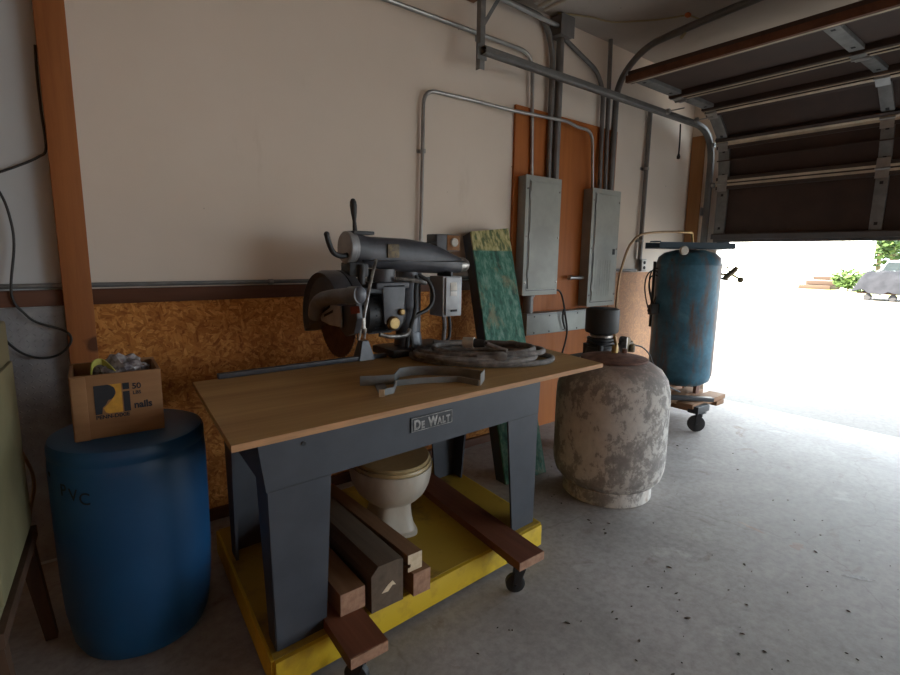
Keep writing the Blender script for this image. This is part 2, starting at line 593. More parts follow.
# (a second door bay, behind the camera, stands open)
struct('wall_front', fw, 'wall')
struct('trim_1', MB().box(.05, .155, -.09, -.002, 0, CZ, .004), 'post')                       # upright timber stud on the wall
struct('trim_2', MB().box(XL+.01, .05, -.04, -.002, 1.205, 1.275, .003), 'rail')
struct('trim_3', MB().box(.155, 2.84, -.04, -.002, 1.205, 1.275, .003), 'rail')
struct('trim_4', MB().box(CX-.02, CX-.001, -.15, -.01, 0, 2.72, .002), 'jamb')                  # jamb board beside the door
struct('trim_5', MB().box(2.3, 2.42, -5, -.01, CZ-.14, CZ-.002, .004), 'joist')
struct('wall_back_sill', MB().box(.155, 2.84, -.05, -.018, 0, .06, .003), 'rail')

o = MB().box(.157, 2.84, -.017, -.002, .0, 1.204).build('strand_board_panel', 'osb')
tag(o, 'orange strand board lining the lower wall behind the saw bench', 'wall panel')
o = MB().box(4.16, CX-.03, -.02, -.002, .0, 1.315).build('strand_board_panel', 'osb2')
tag(o, 'light strand board lining the wall between breaker box and blue tank', 'wall panel')
o = MB().box(2.845, 4.13, -.022, -.002, .0, 2.565).build('plywood_panel', 'ply')
tag(o, 'tall orange plywood board the two breaker boxes are mounted on', 'wall panel')

# diamond plate: a sheet with raised lozenges
mb = MB().box(-.55, .045, -.012, -.002, .02, 1.2)
for i in range(22):
    for j in range(44):
        x, z = -.53+i*.026, .04+j*.026
        a = .785 if (i+j) % 2 else -.785
        d = Vector((math.cos(a), 0, math.sin(a)))*.011
        e = Vector((-math.sin(a), 0, math.cos(a)))*.0035
        c = Vector((x, -.012, z))
        vs = [mb.bm.verts.new(p) for p in (c+d, c+e, c-d, c-e)]
        t = mb.bm.verts.new(c+Vector((0, -.0022, 0)))
        for k in range(4):
            mb.bm.faces.new((vs[k], vs[(k+1) % 4], t))
o = mb.build('diamond_plate_sheet', 'diamond', ang=10)
tag(o, 'grey diamond plate metal sheet on the wall behind the blue drum', 'metal sheet')


# ================================================================== CONDUITS (all on the back wall)
def wallpt(px, py, off=.03):
    return at(px, py, 1, -off)


def straps(o, pts, r):
    for x, y, z, ax in pts:
        mb = MB()
        if ax == 'z':
            mb.cyl((x, y, z-.012), (x, y, z+.012), r*1.25, n=14).box(x-r*2.6, x+r*1.0, -.006, -.001, z-.012, z+.012)
        else:
            mb.cyl((x-.012, y, z), (x+.012, y, z), r*1.25, n=14).box(x-.012, x+.012, -.006, -.001, z-r*2.6, z+r)
        mb.build('strap', 'galv', o)


def conduit(label, pts, r, m='emt', bend=.13, strap=()):
    o = thing('conduit', label, 'conduit', pts[-1])
    MB().tube(fillet(pts, bend), r, 10).build('pipe', m, o)
    straps(o, strap, r)
    return o


y = -.03
conduit('steel conduit running along the high wall then down into the left breaker box',
        [(.3, -.038, 2.94), (2.98, -.038, 2.94), (3.02, -.04, 2.057)], .0145, 'emt', .13, [(2.46, -.038, 2.94, 'x')])
conduit('thin steel conduit rising behind the saw and arching across into the right breaker box',
        [(1.98, y, 1.307), (2.0, y, 2.50), (2.45, y, 2.51), wallpt(510, 110, .103), wallpt(568, 121.5, .103), wallpt(577, 127, .103), wallpt(592.5, 131, .095), (3.755, -.065, 2.036)], .0125, 'emt', .10, [(2.0, y, 2.12, 'z')])
conduit('thick grey conduit dropping from the black junction box into the left breaker box',
        [(3.265, -.056, 3.112), (3.275, -.056, 2.061)], .030, 'emt_dark')
conduit('grey conduit bending down beside the thick one from the ceiling run',
        [(2.35, -.04, 3.225), (3.1, -.04, 3.215), (3.195, -.046, 3.0), (3.205, -.046, 2.061)], .021, 'emt_dark', .2)
conduit('short shiny conduit along the top of the wall into the black junction box',
        [(2.3, -.09, 3.19), (3.19, -.09, 3.17)], .017, 'emt', .1)
conduit('thin conduit curving from the junction box down into the right breaker box',
        [(3.33, -.04, 3.13), (3.76, -.04, 2.99), (3.86, -.04, 2.85), (3.86, -.06, 2.036)], .018, 'emt_dark', .16)
conduit('straight conduit from ceiling to right breaker box, middle of its bundle',
        [(3.915, -.045, CZ), (3.94, -.06, 2.036)], .018, 'emt_dark')
conduit('dark thick conduit sweeping from right breaker box up and out along the ceiling',
        [(4.02, -.06, 2.036), (4.02, -.06, 2.95), (4.10, -.25, 3.20), (3.97, -.95, 3.20), (3.89, -1.7, 3.20)], .027, 'emt_dark', .3)
conduit('lone grey conduit running down the white wall to the outlet',
        [(4.61, -.035, 2.86), (4.61, -.035, 1.44)], .021, 'emt_dark', .1, [(4.61, -.035, 1.62, 'z'), (4.61, -.035, 2.3, 'z')])
conduit('thin conduit lying along the dark rail across the wall',
        [(-1.6, -.018, 1.293), (2.84, -.018, 1.293)], .011, 'galv_dull', .1, [(.98, -.018, 1.293, 'x')])
conduit('short conduit along the strand board edge left of the outlet',
        [(4.2, -.03, 1.34), (4.56, -.03, 1.335)], .013, 'emt_dark')

jb = thing('junction_box', 'small black junction box high on the wall at the ceiling', 'electrical box', (3.26, -.06, 3.12))
MB().box(3.19, 3.335, -.12, -.003, 3.11, 3.25, .006).build('body', 'emt_dark', jb)
MB().box(3.185, 3.34, -.127, -.121, 3.105, 3.255, .003).build('cover', 'emt_dark', jb)

ot = thing('outlet', 'white electrical outlet above the strand board by the blue tank', 'outlet', (4.665, -.03, 1.385))
MB().box(4.62, 4.71, -.05, -.021, 1.325, 1.445, .004).build('box', 'galv_dull', ot)
MB().box(4.625, 4.705, -.056, -.051, 1.33, 1.44, .003).build('cover_plate', 'white_plastic', ot)
for z in (1.36, 1.41):
    MB().cyl((4.665, -.055, z), (4.665, -.0605, z), .017, n=16).box(4.655, 4.659, -.0625, -.06, z-.006, z+.006).box(4.671, 4.675, -.0625, -.06, z-.006, z+.006).build('socket', 'ink', ot)


# ================================================================== BREAKER BOXES AND WIREWAY
def breaker(label, x0, x1, z0, z1, d, latch):
    r = thing('breaker_box', label, 'breaker box', ((x0+x1)/2, -.02, z0))
    MB().box(x0+.006, x1-.006, -d, -.0225, z0+.004, z1-.004, .003).build('body', 'panel_side', r)
    MB().box(x0-.004, x1+.004, -d-.012, -d, z0, z1, .004).build('cover', 'panel', r)
    dr = MB().box(x0+.045, x1-.035, -d-.021, -d-.012, z0+.05, z1-.045, .006).build('door', 'panel', r)
    mb = MB().box(x0+.033, x0+.039, -d-.0135, -d-.0118, z0+.04, z1-.035)
    mb.box(x0+.033, x1-.025, -d-.0135, -d-.0118, z0+.036, z0+.042)
    mb.build('door_seam', 'saw_grey', r)
    for z in (z0+.17, (z0+z1)/2, z1-.15):
        MB().cyl((x0+.04, -d-.018, z-.03), (x0+.04, -d-.018, z+.03), .006, n=10).build('hinge', 'galv', r)
    for x in (x0+.018, x1-.014):
        for z in (z0+.1, (z0+z1)/2, z1-.1):
            MB().cyl((x, -d-.012, z), (x, -d-.017, z), .009, .007, 12).build('cover_screw', 'worn', r)
    if latch:
        MB().box(x1-.085, x1-.05, -d-.025, -d-.021, (z0+z1)/2-.05, (z0+z1)/2+.0, .002).build('latch', 'saw_dark', r)
        mb = MB()
        for k in range(7):
            mb.box(x0+.08+k*.034, x0+.084+k*.034, -d-.0222, -d-.021, z0+.09, (z0+z1)/2-.1)
        mb.build('pressed_rib', 'panel', dr)
    return r


breaker('grey breaker box with plain door at left on the orange plywood', 2.887, 3.285, 1.15, 2.06, .105, False)
breaker('grey breaker box with latched door at right on the orange plywood', 3.688, 4.085, 1.025, 2.035, .115, True)
mb = MB().box(2.94, 4.0, -.12, -.0225, .832, 1.004, .002)
w = mb.build('wireway', 'panel_side', loc=(3.4, -.02, .83))
tag(w, 'long grey metal wire trough under the two breaker boxes', 'wire trough')
MB().box(2.935, 4.005, -.128, -.121, .836, .99, .002).build('cover', 'panel', w)
for i in range(6):
    for z in (.85, .98):
        MB().cyl((3.02+i*.18, -.127, z), (3.02+i*.18, -.132, z), .006, n=8).build('cover_screw', 'saw_dark', w)
o = MB().cyl((3.0, -.074, 1.006), (3.0, -.074, 1.149), .04, n=20).cyl((3.0, -.074, 1.135), (3.0, -.074, 1.149), .05, n=20).build('pipe_nipple', 'emt_dark', loc=(3.0, -.065, 1.006))
tag(o, 'short fat pipe joining the left breaker box to the trough', 'pipe')
o = MB().cyl((3.50, -.07, 1.28), (3.686, -.07, 1.277), .016, n=14).cyl((3.495, -.07, 1.28), (3.52, -.07, 1.28), .021, n=14).build('pipe_nipple', 'emt', loc=(3.6, -.07, 1.28))
tag(o, 'short steel pipe stub sticking from the side of the right breaker box', 'pipe')
pts = [Vector((3.275, -.07, 1.152)), wallpt(557.5, 290, .085), wallpt(562, 296, .09), wallpt(565, 313, .14), wallpt(567, 330, .14), wallpt(565, 343, .1), wallpt(561, 358, .08), wallpt(559, 372, .06)]
mb = MB().tube(pts, .008, 8, 5)
mb.tube([wallpt(564, 309, .15), wallpt(562.5, 318, .15), wallpt(565, 329, .15)], .007, 8, 5)
o = mb.build('black_cable', 'cord')
tag(o, 'black cable hanging from the left breaker box across the wire trough', 'cable')


# ================================================================== GARAGE DOOR, TRACK, CEILING BITS
def door_y(): return -5.22, -.335


Y0, Y1 = door_y()
gd = thing('garage_door', 'brown sectional overhead door raised part way over the bright opening', 'garage door', (5.45, -.3, 1.65))
stations = [((5.45, 1.655), (5.45, 2.20)), ((5.45, 2.215), (5.385, 2.585)), ((5.37, 2.61), (5.07, 2.855)), ((5.03, 2.872), (4.475, 2.872)), ((4.44, 2.872), (3.765, 2.872))]
for k, (a, b) in enumerate(stations):
    a, b = Vector((a[0], 0, a[1])), Vector((b[0], 0, b[1]))
    d = (b-a).normalized()
    n = Vector((-d.z, 0, d.x))            # inward: into the room / downward
    if n.x > 0 or n.z > 0.5: n = -n
    out = -n
    L = (b-a).length
    Yv = Vector((0, Y1-Y0, 0))
    base = a+Vector((0, Y0, 0))
    s = MB().obox(base-d*(.0 if k == 0 else .03), d*(L+(.03 if k else 0)+(.03 if k < 4 else 0)), Yv, out*.04).build('section', 'door', gd)
    for q, h in ((0, .055), (L-.055, .055)):
        o1 = base+d*q
        MB().obox(o1+n*.0, d*h, Yv, n*.045, .003).build('rail', 'door_rail', s)
        MB().obox(o1+d*(.004 if q == 0 else h-.024)+n*.046, d*.021, Yv, n*.004).build('rail_lip', 'door_lip', s)
    for yc in (-.40, -1.66, -2.9, -4.0, -5.15):
        w_ = .10 if yc == -.40 else .085
        st = MB().obox(a+Vector((0, yc-w_/2, 0))+d*.05, d*(L-.1), Vector((0, w_, 0)), n*.03, .002).build('stile', 'galv_dull', s)
        if yc > -3:
            mb = MB()
            for q in (.2, .8):
                mb.obox(a+Vector((0, yc-.012, 0))+d*(L*q-.012)+n*.0305, d*.024, Vector((0, .024, 0)), n*.002)
            mb.build('slot', 'ink', st)
            if k < 4:
                c = b+Vector((0, yc, 0))
                MB().obox(c+Vector((0, -.045, 0))-d*.075+n*.052, d*.16, Vector((0, .09, 0)), n*.004).cyl(c+Vector((0, -.05, 0))+n*.06, c+Vector((0, .05, 0))+n*.06, .009, n=10).build('hinge', 'galv', s)
    if k < 4:
        c = b+n*(.126 if k > 1 else .01)
        MB().cyl(c+Vector((0, -.44, 0)), c+Vector((0, -.29, 0)), .006, n=8).cyl(c+Vector((0, -.305, 0)), c+Vector((0, -.28, 0)), .024, n=16).build('roller', 'galv', s)
    if k == 0:
        MB().obox(base-d*.03+out*.005, d*.032, Yv, out*.03).obox(base+n*.001, d*.045, Yv, n*.05).build('bottom_seal', 'rubber_strip', s)
    if k in (0, 1):
        q = L*.55 if k else .0
        if k:
            MB().obox(base+d*q, d*.012, Yv, n*.035).build('strut', 'door_rail', s)
    if k == 4:
        MB().obox(base+d*(L+.001), d*.03, Yv, n*.05+out*.0).build('lip_board', 'rail', s)

tr = thing('door_track', 'galvanised track for the overhead door along the high back wall', 'door track', (2.4, -.22, 2.78))
pth = fillet([(2.31, -.25, 2.745), (5.44, -.25, 2.745), (5.445, -.25, .02)], .36, 10)
rs = []
for i, p in enumerate(pth):
    d = (pth[min(i+1, len(pth)-1)]-pth[max(i-1, 0)]).normalized()
    n = Vector((-d.z, 0, d.x))
    Yv = Vector((0, 1, 0))
    prof = [(-.028, -.0225), (-.02, -.0255), (.012, -.0255), (.026, -.014), (.026, .014), (.012, .0255), (-.02, .0255), (-.028, .0225),
            (-.022, .0215), (.010, .0215), (.022, .012), (.022, -.012), (.010, -.0215), (-.022, -.0215)]
    rs.append([p+Yv*a+n*b for a, b in [(-q[0], q[1]) for q in prof]])
MB().rings(rs).build('rail', 'track', tr)
mb = MB()
x, z = 2.335, 2.645
mb.box(x-.02, x+.02, -.21, -.206, z, CZ).box(x-.02, x-.016, -.206, -.17, z, CZ)
mb.obox((x+.005, -.203, 2.93), (.22, 0, .33), (0, .004, 0), (.02, 0, -.014))
mb.box(x-.05, x+.03, -.219, -.211, 2.70, 2.79)
mb.build('hanger', 'galv_dull', tr)
for x, z in ((5.39, 1.9), (5.39, 1.0)):
    MB().box(x-.02, CX-.001, -.219, -.215, z, z+.08).build('bracket', 'galv', tr)

pA, pB = at(680.5, 124, 1, -.21), at(678.5, 156, 1, -.21)
pc = thing('pull_strap', 'dark hanging strap with a knob below the door track', 'pull strap', pB)
MB().tube([pA, (pA+pB)/2+Vector((.006, 0, 0)), pB], .007, 8, 4).build('strap', 'cord', pc)
MB().lathe([(.001, -.03), (.014, -.026), (.017, -.005), (.008, .02), (.001, .022)], pB, n=14).build('knob', 'black', pc)

lt = thing('ceiling_light', 'white unlit strip light fixture on the ceiling by the back wall', 'light fixture', (2.93, -.8, CZ))
MB().box(2.86, 3.0, -1.6, -.14, CZ-.06, CZ-.001, .008).build('housing', 'white', lt)
for x in (2.895, 2.965):
    MB().cyl((x, -1.58, CZ-.075), (x, -.16, CZ-.075), .013, n=10).build('tube', 'white_plastic', lt)

pts = [at(p[0], p[1], 2, CZ-.012) for p in ((558, 13), (590, 17), (612, 22), (640, 21), (660, 19.5), (688, 15))]
mb = MB().tube(pts, .006, 6, 4)
o = mb.build('ceiling_wire', 'yellow_cord')
tag(o, 'thin dirty cord tacked across the ceiling', 'cord')
c0 = at(688, 15, 2, CZ-.03)
pts = [c0, at(705, 20, 2, CZ-.05), at(722, 17, 2, CZ-.06), at(735, 8, 2, CZ-.03), at(745, 1, 2, CZ-.015)]
o = thing('extension_cord', 'pale extension cord with an orange plug hung below the ceiling', 'cord', c0)
MB().tube(pts, .006, 6, 5).build('wire', 'yellow_cord', o)
MB().ball(c0, .022, (1.3, 1, .8)).build('plug', 'orange', o)
p0, p1 = at(742, 2, 2, 3.25), at(683, 36, 2, 3.0)
o = thing('pull_chain', 'thin pull chain with a pale pendant hanging under the ceiling', 'pull chain', p1)
MB().tube([p0, p1+Vector((0, 0, .02))], .0025, 6).build('chain', 'emt_dark', o)
MB().cyl(p1+Vector((-.02, 0, -.015)), p1+Vector((.022, 0, .025)), .011, n=10).build('pendant', 'yellow_cord', o)


# ================================================================== BLUE DRUM AND NAIL BOX
dx, dy = .192, -.71
dr = thing('plastic_drum', 'tall blue plastic drum standing at the left wall', 'drum', (dx, dy, 0))
MB().lathe([(.001, 0), (.19, .0), (.212, .012), (.228, .05), (.243, .16), (.249, .3), (.251, .5), (.251, .70), (.249, .735), (.246, .742), (.246, .748), (.249, .754), (.249, .78), (.243, .797), (.23, .803)], (dx, dy, 0), n=72).build('body', 'drum', dr)
MB().lathe([(.23, .800), (.225, .801), (.222, .797), (.215, .796), (.001, .796)], (dx, dy, 0), n=72).build('lid', 'drum', dr)


def drum_text(body, ang, z, size):
    a = ang
    n = Vector((math.cos(a), math.sin(a), 0))
    p = Vector((dx, dy, z))+n*.2525
    t = text('marker_writing', body, 'ink', dr, p, Vector((-math.sin(a), math.cos(a), 0)), (0, 0, 1), size, 0)
    return t


for i, ch in enumerate('" PVC'):
    drum_text(ch, math.radians(-166+i*8.2), .672-i*.012, .06)

bx = thing('nail_box', 'open wooden nail box printed with black and orange lettering on the blue drum', 'box', (.16, -.68, .804))
o = Vector((.026, -.79, .8045))
U = Vector((.27, -.012, .0))
Vv = Vector((.012, .235, 0))
H = Vector((0, 0, .225))
t = .011
un, vn = U.normalized(), Vv.normalized()
fr = MB().obox(o, U, vn*t, H, .0015).build('front_board', 'box', bx)
MB().obox(o+Vv-vn*t, U, vn*t, H+Vector((0, 0, .004)), .0015).build('back_board', 'box', bx)
MB().obox(o+vn*t, un*t, Vv-vn*2*t, H, .0015).build('side_board', 'box', bx)
MB().obox(o+U-un*t+vn*t, un*t, Vv-vn*2*t, H, .0015).build('side_board', 'box', bx)
MB().obox(o+vn*t+un*t, U-un*2*t, Vv-vn*2*t, Vector((0, 0, .01))).build('bottom_board', 'box', bx)
MB().obox(o+un*.004-vn*.006, un*.042, vn*.006, H*.985, .001).build('batten', 'box', fr)
fo = o-vn*.0007


def fp(a, b): return fo+un*a+Vector((0, 0, b))


def flat(name, pts, m, par, off=0.0):
    MB().prism([fp(a, b)-vn*off for a, b in pts], -vn*.0008).build(name, m, par)


S = lambda k: [(.145+.026*math.cos(x), .158+.03*math.sin(x)) for x in k]
# a bold dark letter whose bowl curves into an orange field, then a dark bar
arc = [(.106+.022*math.cos(a), .160+.027*math.sin(a)) for a in [PI/2-i*PI/10 for i in range(11)]]
flat('logo_letter', [(.066, .085), (.066, .187)]+arc[0:1]+arc[1:]+[(.098, .118), (.088, .108), (.085, .085)], 'box_ink', fr)
flat('logo_field', [(.108, .187), (.146, .187), (.146, .085), (.106, .085), (.096, .09), (.0905, .105), (.104, .118), (.118, .135), (.130, .155), (.126, .175)], 'box_orange', fr)
flat('logo_bar', [(.150, .085), (.150, .157), (.170, .157), (.170, .085)], 'box_ink', fr)
flat('logo_dot', [(.150, .164), (.150, .187), (.170, .187), (.170, .164)], 'box_ink', fr)
text('lettering', 'PENN-DIXIE', 'box_ink', fr, fp(.066, .068), un, (0, 0, 1), .0185, .0006)
text('lettering', '50', 'box_ink', fr, fp(.178, .163), un, (0, 0, 1), .028, .0007)
text('lettering', 'LBS', 'box_ink', fr, fp(.179, .143), un, (0, 0, 1), .017, .0004)
text('lettering', 'nails', 'box_ink', fr, fp(.180, .092), un, (0, 0, 1), .035, .0012, .92)

rnd = random.Random(3)
mb = MB()
bmesh.ops.create_icosphere(mb.bm, subdivisions=4, radius=1)
from mathutils import noise as mn
for v in mb.bm.verts:
    k = 1+.28*mn.noise(v.co*2.3)+.13*mn.noise(v.co*6.5)
    v.co = Vector((.188, -.68, 1.0))+Vector((v.co.x*.085*k, v.co.y*.085*k, v.co.z*.07*k))
o_ = mb.build('plastic_bag', 'bag', ang=20)
tag(o_, 'crumpled clear plastic bag stuffed in the wooden nail box', 'bag')
pts = [(.09, -.74, .985), (.10, -.72, 1.04), (.13, -.70, 1.045), (.155, -.745, 1.02), (.175, -.765, .985)]
o_ = MB().ribbon(spline([Vector(p) for p in pts], 5), .022, .004).build('strap', 'strap')
tag(o_, 'yellow green strap looping out of the wooden nail box', 'strap')


# ================================================================== CREAM CABINET AT THE LEFT EDGE
cr = thing('cream_cabinet', 'cream enamelled cabinet on dark splayed wooden legs left of the blue drum', 'cabinet', (-.3, -.7, 0))
a_ = Vector((-.122, -.60, 0))
f_ = Vector((-.095, -.995, 0)).normalized()       # front edge runs towards the camera's left
g_ = Vector((-f_.y, f_.x, 0))
if g_.x > 0: g_ = -g_
body = MB().obox(a_+Vector((0, 0, .462)), f_*.62, g_*.42, Vector((0, 0, .75)), .01).build('body', 'cream', cr)
MB().obox(a_+Vector((0, 0, .50))+f_*.05-g_*.012, f_*.52, g_*.012, Vector((0, 0, .58)), .004).build('door', 'cream', cr)
MB().obox(a_+Vector((0, 0, .416))-f_*.01-g_*.015, f_*.64, g_*.45, Vector((0, 0, .045)), .004).build('base_frame', 'darkwood', cr)
for p, q in ((.02, .02), (.58, .02), (.02, .38), (.58, .38)):
    c = a_+f_*p+g_*q
    sp = (f_*(-.03 if p < .3 else .03))+(g_*(-.04 if q < .2 else .04))
    MB().hexa([c+sp+f_*i*.018+g_*j*.018 for i, j in ((-1, -1), (1, -1), (1, 1), (-1, 1))],
              [c+f_*i*.024+g_*j*.024+Vector((0, 0, .4155)) for i, j in ((-1, -1), (1, -1), (1, 1), (-1, 1))]).build('leg', 'darkwood', cr)
o_ = MB().tube([at(5, 425, 1, -.55), at(20, 450, 1, -.53), at(31, 470, 1, -.5), at(34, 488, 1, -.48), at(30, 512, 1, -.47), at(28, 540, 1, -.46)], .006, 8, 5).build('brown_cord', 'copper')
tag(o_, 'brown cord hanging down beside the cream cabinet', 'cord')

# black cords on the left wall
o_ = MB().tube([at(35, 45, 1, -.035), at(37, 75, 1, -.035), at(41, 110, 1, -.035), at(46, 148, 1, -.03), at(38, 157, 1, -.03), at(20, 165, 1, -.03), at(0, 172, 1, -.03), at(-30, 182, 1, -.03)], .005, 8, 6).build('hanging_cable', 'cord')
tag(o_, 'black cord running down beside the timber post and out to the left', 'cord')
o_ = MB().tube([at(-25, 160, 1, -.05), at(0, 193, 1, -.05), at(10, 218, 1, -.05), at(14, 245, 1, -.05), at(11, 285, 1, -.055), at(14, 302, 1, -.055), at(24, 313, 1, -.05), at(36, 322, 1, -.05), at(60, 329, 1, -.06), at(70, 335, 1, -.1), at(70, 344, 1, -.1), at(58, 355, 1, -.06), at(40, 358, 1, -.05), at(20, 352, 1, -.05), at(0, 335, 1, -.05), at(-20, 312, 1, -.05)], .005, 8, 6).build('hanging_cable', 'cord')
tag(o_, 'black cord drooping in a loop over the rail and diamond plate', 'cord')


# ================================================================== YELLOW DOLLY, BOARDS, TIMBERS
u3 = Vector((math.cos(math.radians(3)), math.sin(math.radians(3)), 0))
v3 = Vector((.07, .9975, 0))
ZD = .14
dl = thing('yellow_dolly', 'low yellow wooden dolly on casters under the saw bench', 'dolly', (1.15, -.9, 0))
D0 = Vector((.475, -1.372, 0))
q = [D0, D0+u3*1.355, D0+u3*1.355+v3*.95, D0+v3*.95]
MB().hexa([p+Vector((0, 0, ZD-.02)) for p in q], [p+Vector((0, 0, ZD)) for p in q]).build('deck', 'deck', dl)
MB().obox(D0+Vector((0, 0, .03))-v3*.018, u3*1.355, v3*.02, Vector((0, 0, .108)), .004).build('edge_board', 'yellow', dl)
MB().obox(D0+Vector((0, 0, .03))+v3*.93, u3*1.355, v3*.02, Vector((0, 0, .089)), .004).build('edge_board', 'yellow', dl)
MB().obox(D0+Vector((0, 0, .03))-u3*.012, u3*.014, v3*.95, Vector((0, 0, .108)), .004).build('edge_board', 'yellow', dl)
MB().obox(D0+Vector((0, 0, .03))+u3*1.353, u3*.014, v3*.95, Vector((0, 0, .108)), .004).build('edge_board', 'yellow', dl)
# two stained cross boards carry the casters out in front
cb1 = MB().hexa([Vector(p) for p in ((1.458, -1.522, .1405), (1.606, -1.52, .1405), (1.70, -.50, .1405), (1.555, -.50, .1405))],
                [Vector(p) for p in ((1.458, -1.522, .179), (1.606, -1.52, .179), (1.70, -.50, .179), (1.555, -.50, .179))]).build('cross_board', 'redwood', dl)
cb2 = MB().hexa([Vector(p) for p in ((.652, -1.552, .1405), (.792, -1.558, .1405), (.825, -.80, .1405), (.69, -.80, .1405))],
                [Vector(p) for p in ((.652, -1.552, .179), (.792, -1.558, .179), (.825, -.80, .179), (.69, -.80, .179))]).build('cross_board', 'redwood', dl)
for cb, e in ((cb1, (1.456, 1.608, -1.5235, -1.5205)), (cb2, (.653, .791, -1.5605, -1.556))):
    MB().box(e[0], e[1], e[2]-.001, e[3], .141, .1785).build('end_grain', 'endgrain', cb)


def caster(root, x, y, h, ang, r=.038):
    f = Vector((math.cos(ang), math.sin(ang), 0))
    s = Vector((-f.y, f.x, 0))
    c = Vector((x, y, 0))
    ax = c+f*.02
    mb = MB().box(x-.045, x+.045, y-.04, y+.04, h-.006, h-.0005)
    mb.cyl(c+Vector((0, 0, h-.022)), c+Vector((0, 0, h-.006)), .026, n=16)
    for k in (-1, 1):
        mb.prism([c+s*k*.022-f*.022+Vector((0, 0, h-.02)), c+s*k*.022+f*.024+Vector((0, 0, h-.02)), ax+s*k*.022+f*.012+Vector((0, 0, r-.01)), ax+s*k*.022-f*.012+Vector((0, 0, r-.01))], s*k*.003)
    mb.cyl(ax-s*.032+Vector((0, 0, r)), ax+s*.032+Vector((0, 0, r)), .006, n=10)
    o = mb.build('caster', 'saw_dark', root)
    MB().lathe([(.012, -.016), (r*.8, -.016), (r, -.011), (r, .011), (r*.8, .016), (.012, .016)], ax+Vector((0, 0, r+.001)), s, 28).build('wheel', 'black', o)
    return o


caster(dl, 1.512, -1.475, .1405, 2.5, .042)
caster(dl, .725, -1.50, .1405, 2.2, .042)
caster(dl, 1.63, -.55, .12, .5, .036)
caster(dl, .82, -.55, .12, .5, .036)


def timber(label, x0, x1, y0, y1, z0, z1, m, end, dxx=.03, chamfer=0, notch=None):
    q = [(x0, z0), (x1, z0), (x1, z1-chamfer*.2), (x1-chamfer, z1), (x0+chamfer, z1), (x0, z1-chamfer)] if chamfer else [(x0, z0), (x1, z0), (x1, z1), (x0, z1)]
    if notch:
        q = [(x0, z0), (x1, z0), (x1, z1), (x0, z1), (x0, z0+.032), (x0+.011, z0+.032), (x0+.011, z0+.018), (x0, z0+.018)]
    o = MB().prism([(x, y0, z) for x, z in q], (dxx, y1-y0, 0)).build('timber', m, loc=((x0+x1)/2, y0, z0))
    tag(o, label, 'timber', None)
    MB().prism([(x, y0-.0012, z) for x, z in q], (0, .001, 0)).build('end_grain', end, o)
    return o


timber('small square timber nearest the left bench leg on the yellow dolly', .715, .812, -1.365, -.72, .1797, .263, 'lumber', 'endgrain', .01)
B_ = timber('thick dark old timber with a pale splinter on its end on the yellow dolly', .835, .972, -1.372, -.72, .1405, .318, 'lumber_dark', 'lumber_dark', .0, .03)
MB().prism([(.878, -1.3745, .205), (.905, -1.3745, .203), (.925, -1.3745, .222), (.94, -1.3745, .218), (.925, -1.3745, .24), (.905, -1.3745, .23)], (0, .001, 0)).build('splinter', 'endpale', B_)
timber('brown timber with grooved pale cut end lying on top of the timber pile', 1.0, 1.065, -1.365, -.62, .2365, .307, 'lumber', 'endpale', -.022, 0, True)
timber('short brown timber under the grooved one at the dolly edge', 1.012, 1.092, -1.385, -1.02, .1405, .2355, 'lumber', 'endgrain', .0)


# ================================================================== TOILET BOWL
tl = thing('toilet_bowl', 'dirty white toilet bowl standing on the yellow dolly under the bench', 'toilet', (1.24, -.90, ZD))
ctr = Vector((1.225, -.87, 0))
fa = Vector((-.28, -.96, 0)).normalized()      # bowl faces the camera
sa = Vector((-fa.y, fa.x, 0))


def oval(z, a, bf, bb, sh=0, n=36, c=ctr):
    out = []
    for i in range(n):
        t_ = 2*PI*i/n
        s_, c_ = math.sin(t_), math.cos(t_)
        out.append(c+fa*(sh+(bf if c_ > 0 else bb)*c_)+sa*(a*s_)+Vector((0, 0, z)))
    return out


def sq(z, a, bf, bb, p, n=36):
    out = []
    for i in range(n):
        t_ = 2*PI*i/n
        s_, c_ = math.sin(t_), math.cos(t_)
        s2, c2 = math.copysign(abs(s_)**(2/p), s_), math.copysign(abs(c_)**(2/p), c_)
        out.append(ctr+fa*((bf if c_ > 0 else bb)*c2)+sa*(a*s2)+Vector((0, 0, z)))
    return out


MB().rings([sq(z, a, bf, bb, p) for z, a, bf, bb, p in (
    (.1405, .108, .15, .17, 5), (.152, .108, .15, .17, 5), (.16, .098, .138, .16, 5), (.22, .086, .122, .15, 4.5), (.27, .084, .118, .15, 4), (.29, .092, .126, .16, 3.2),
    (.315, .13, .165, .18, 2.4), (.345, .163, .20, .20, 2.1), (.385, .184, .224, .21, 2), (.43, .193, .236, .22, 2), (.468, .196, .24, .22, 2), (.478, .196, .24, .22, 2))]).build('bowl', 'porcelain', tl)
MB().rings([oval(z, a, bf, bb) for z, a, bf, bb in ((.4785, .190, .233, .22), (.486, .193, .237, .22), (.496, .19, .233, .22))]).build('seat', 'seat', tl)
MB().rings([oval(z, a, bf, bb) for z, a, bf, bb in ((.4965, .183, .226, .22), (.503, .187, .23, .22), (.512, .18, .222, .215))]).build('seat_lid', 'seat', tl)


# ================================================================== SAW BENCH
tb = thing('saw_bench', 'blue grey steel saw bench with a plywood top', 'workbench', (1.2, -1.0, ZD))
T0 = Vector((.49, -1.345, 0))
FD = .70


def tp(u, v, z): return T0+u3*u+v3*v+Vector((0, 0, z))


th = .012
ZT = .877


def plate(a, b, pts, side):
    pass


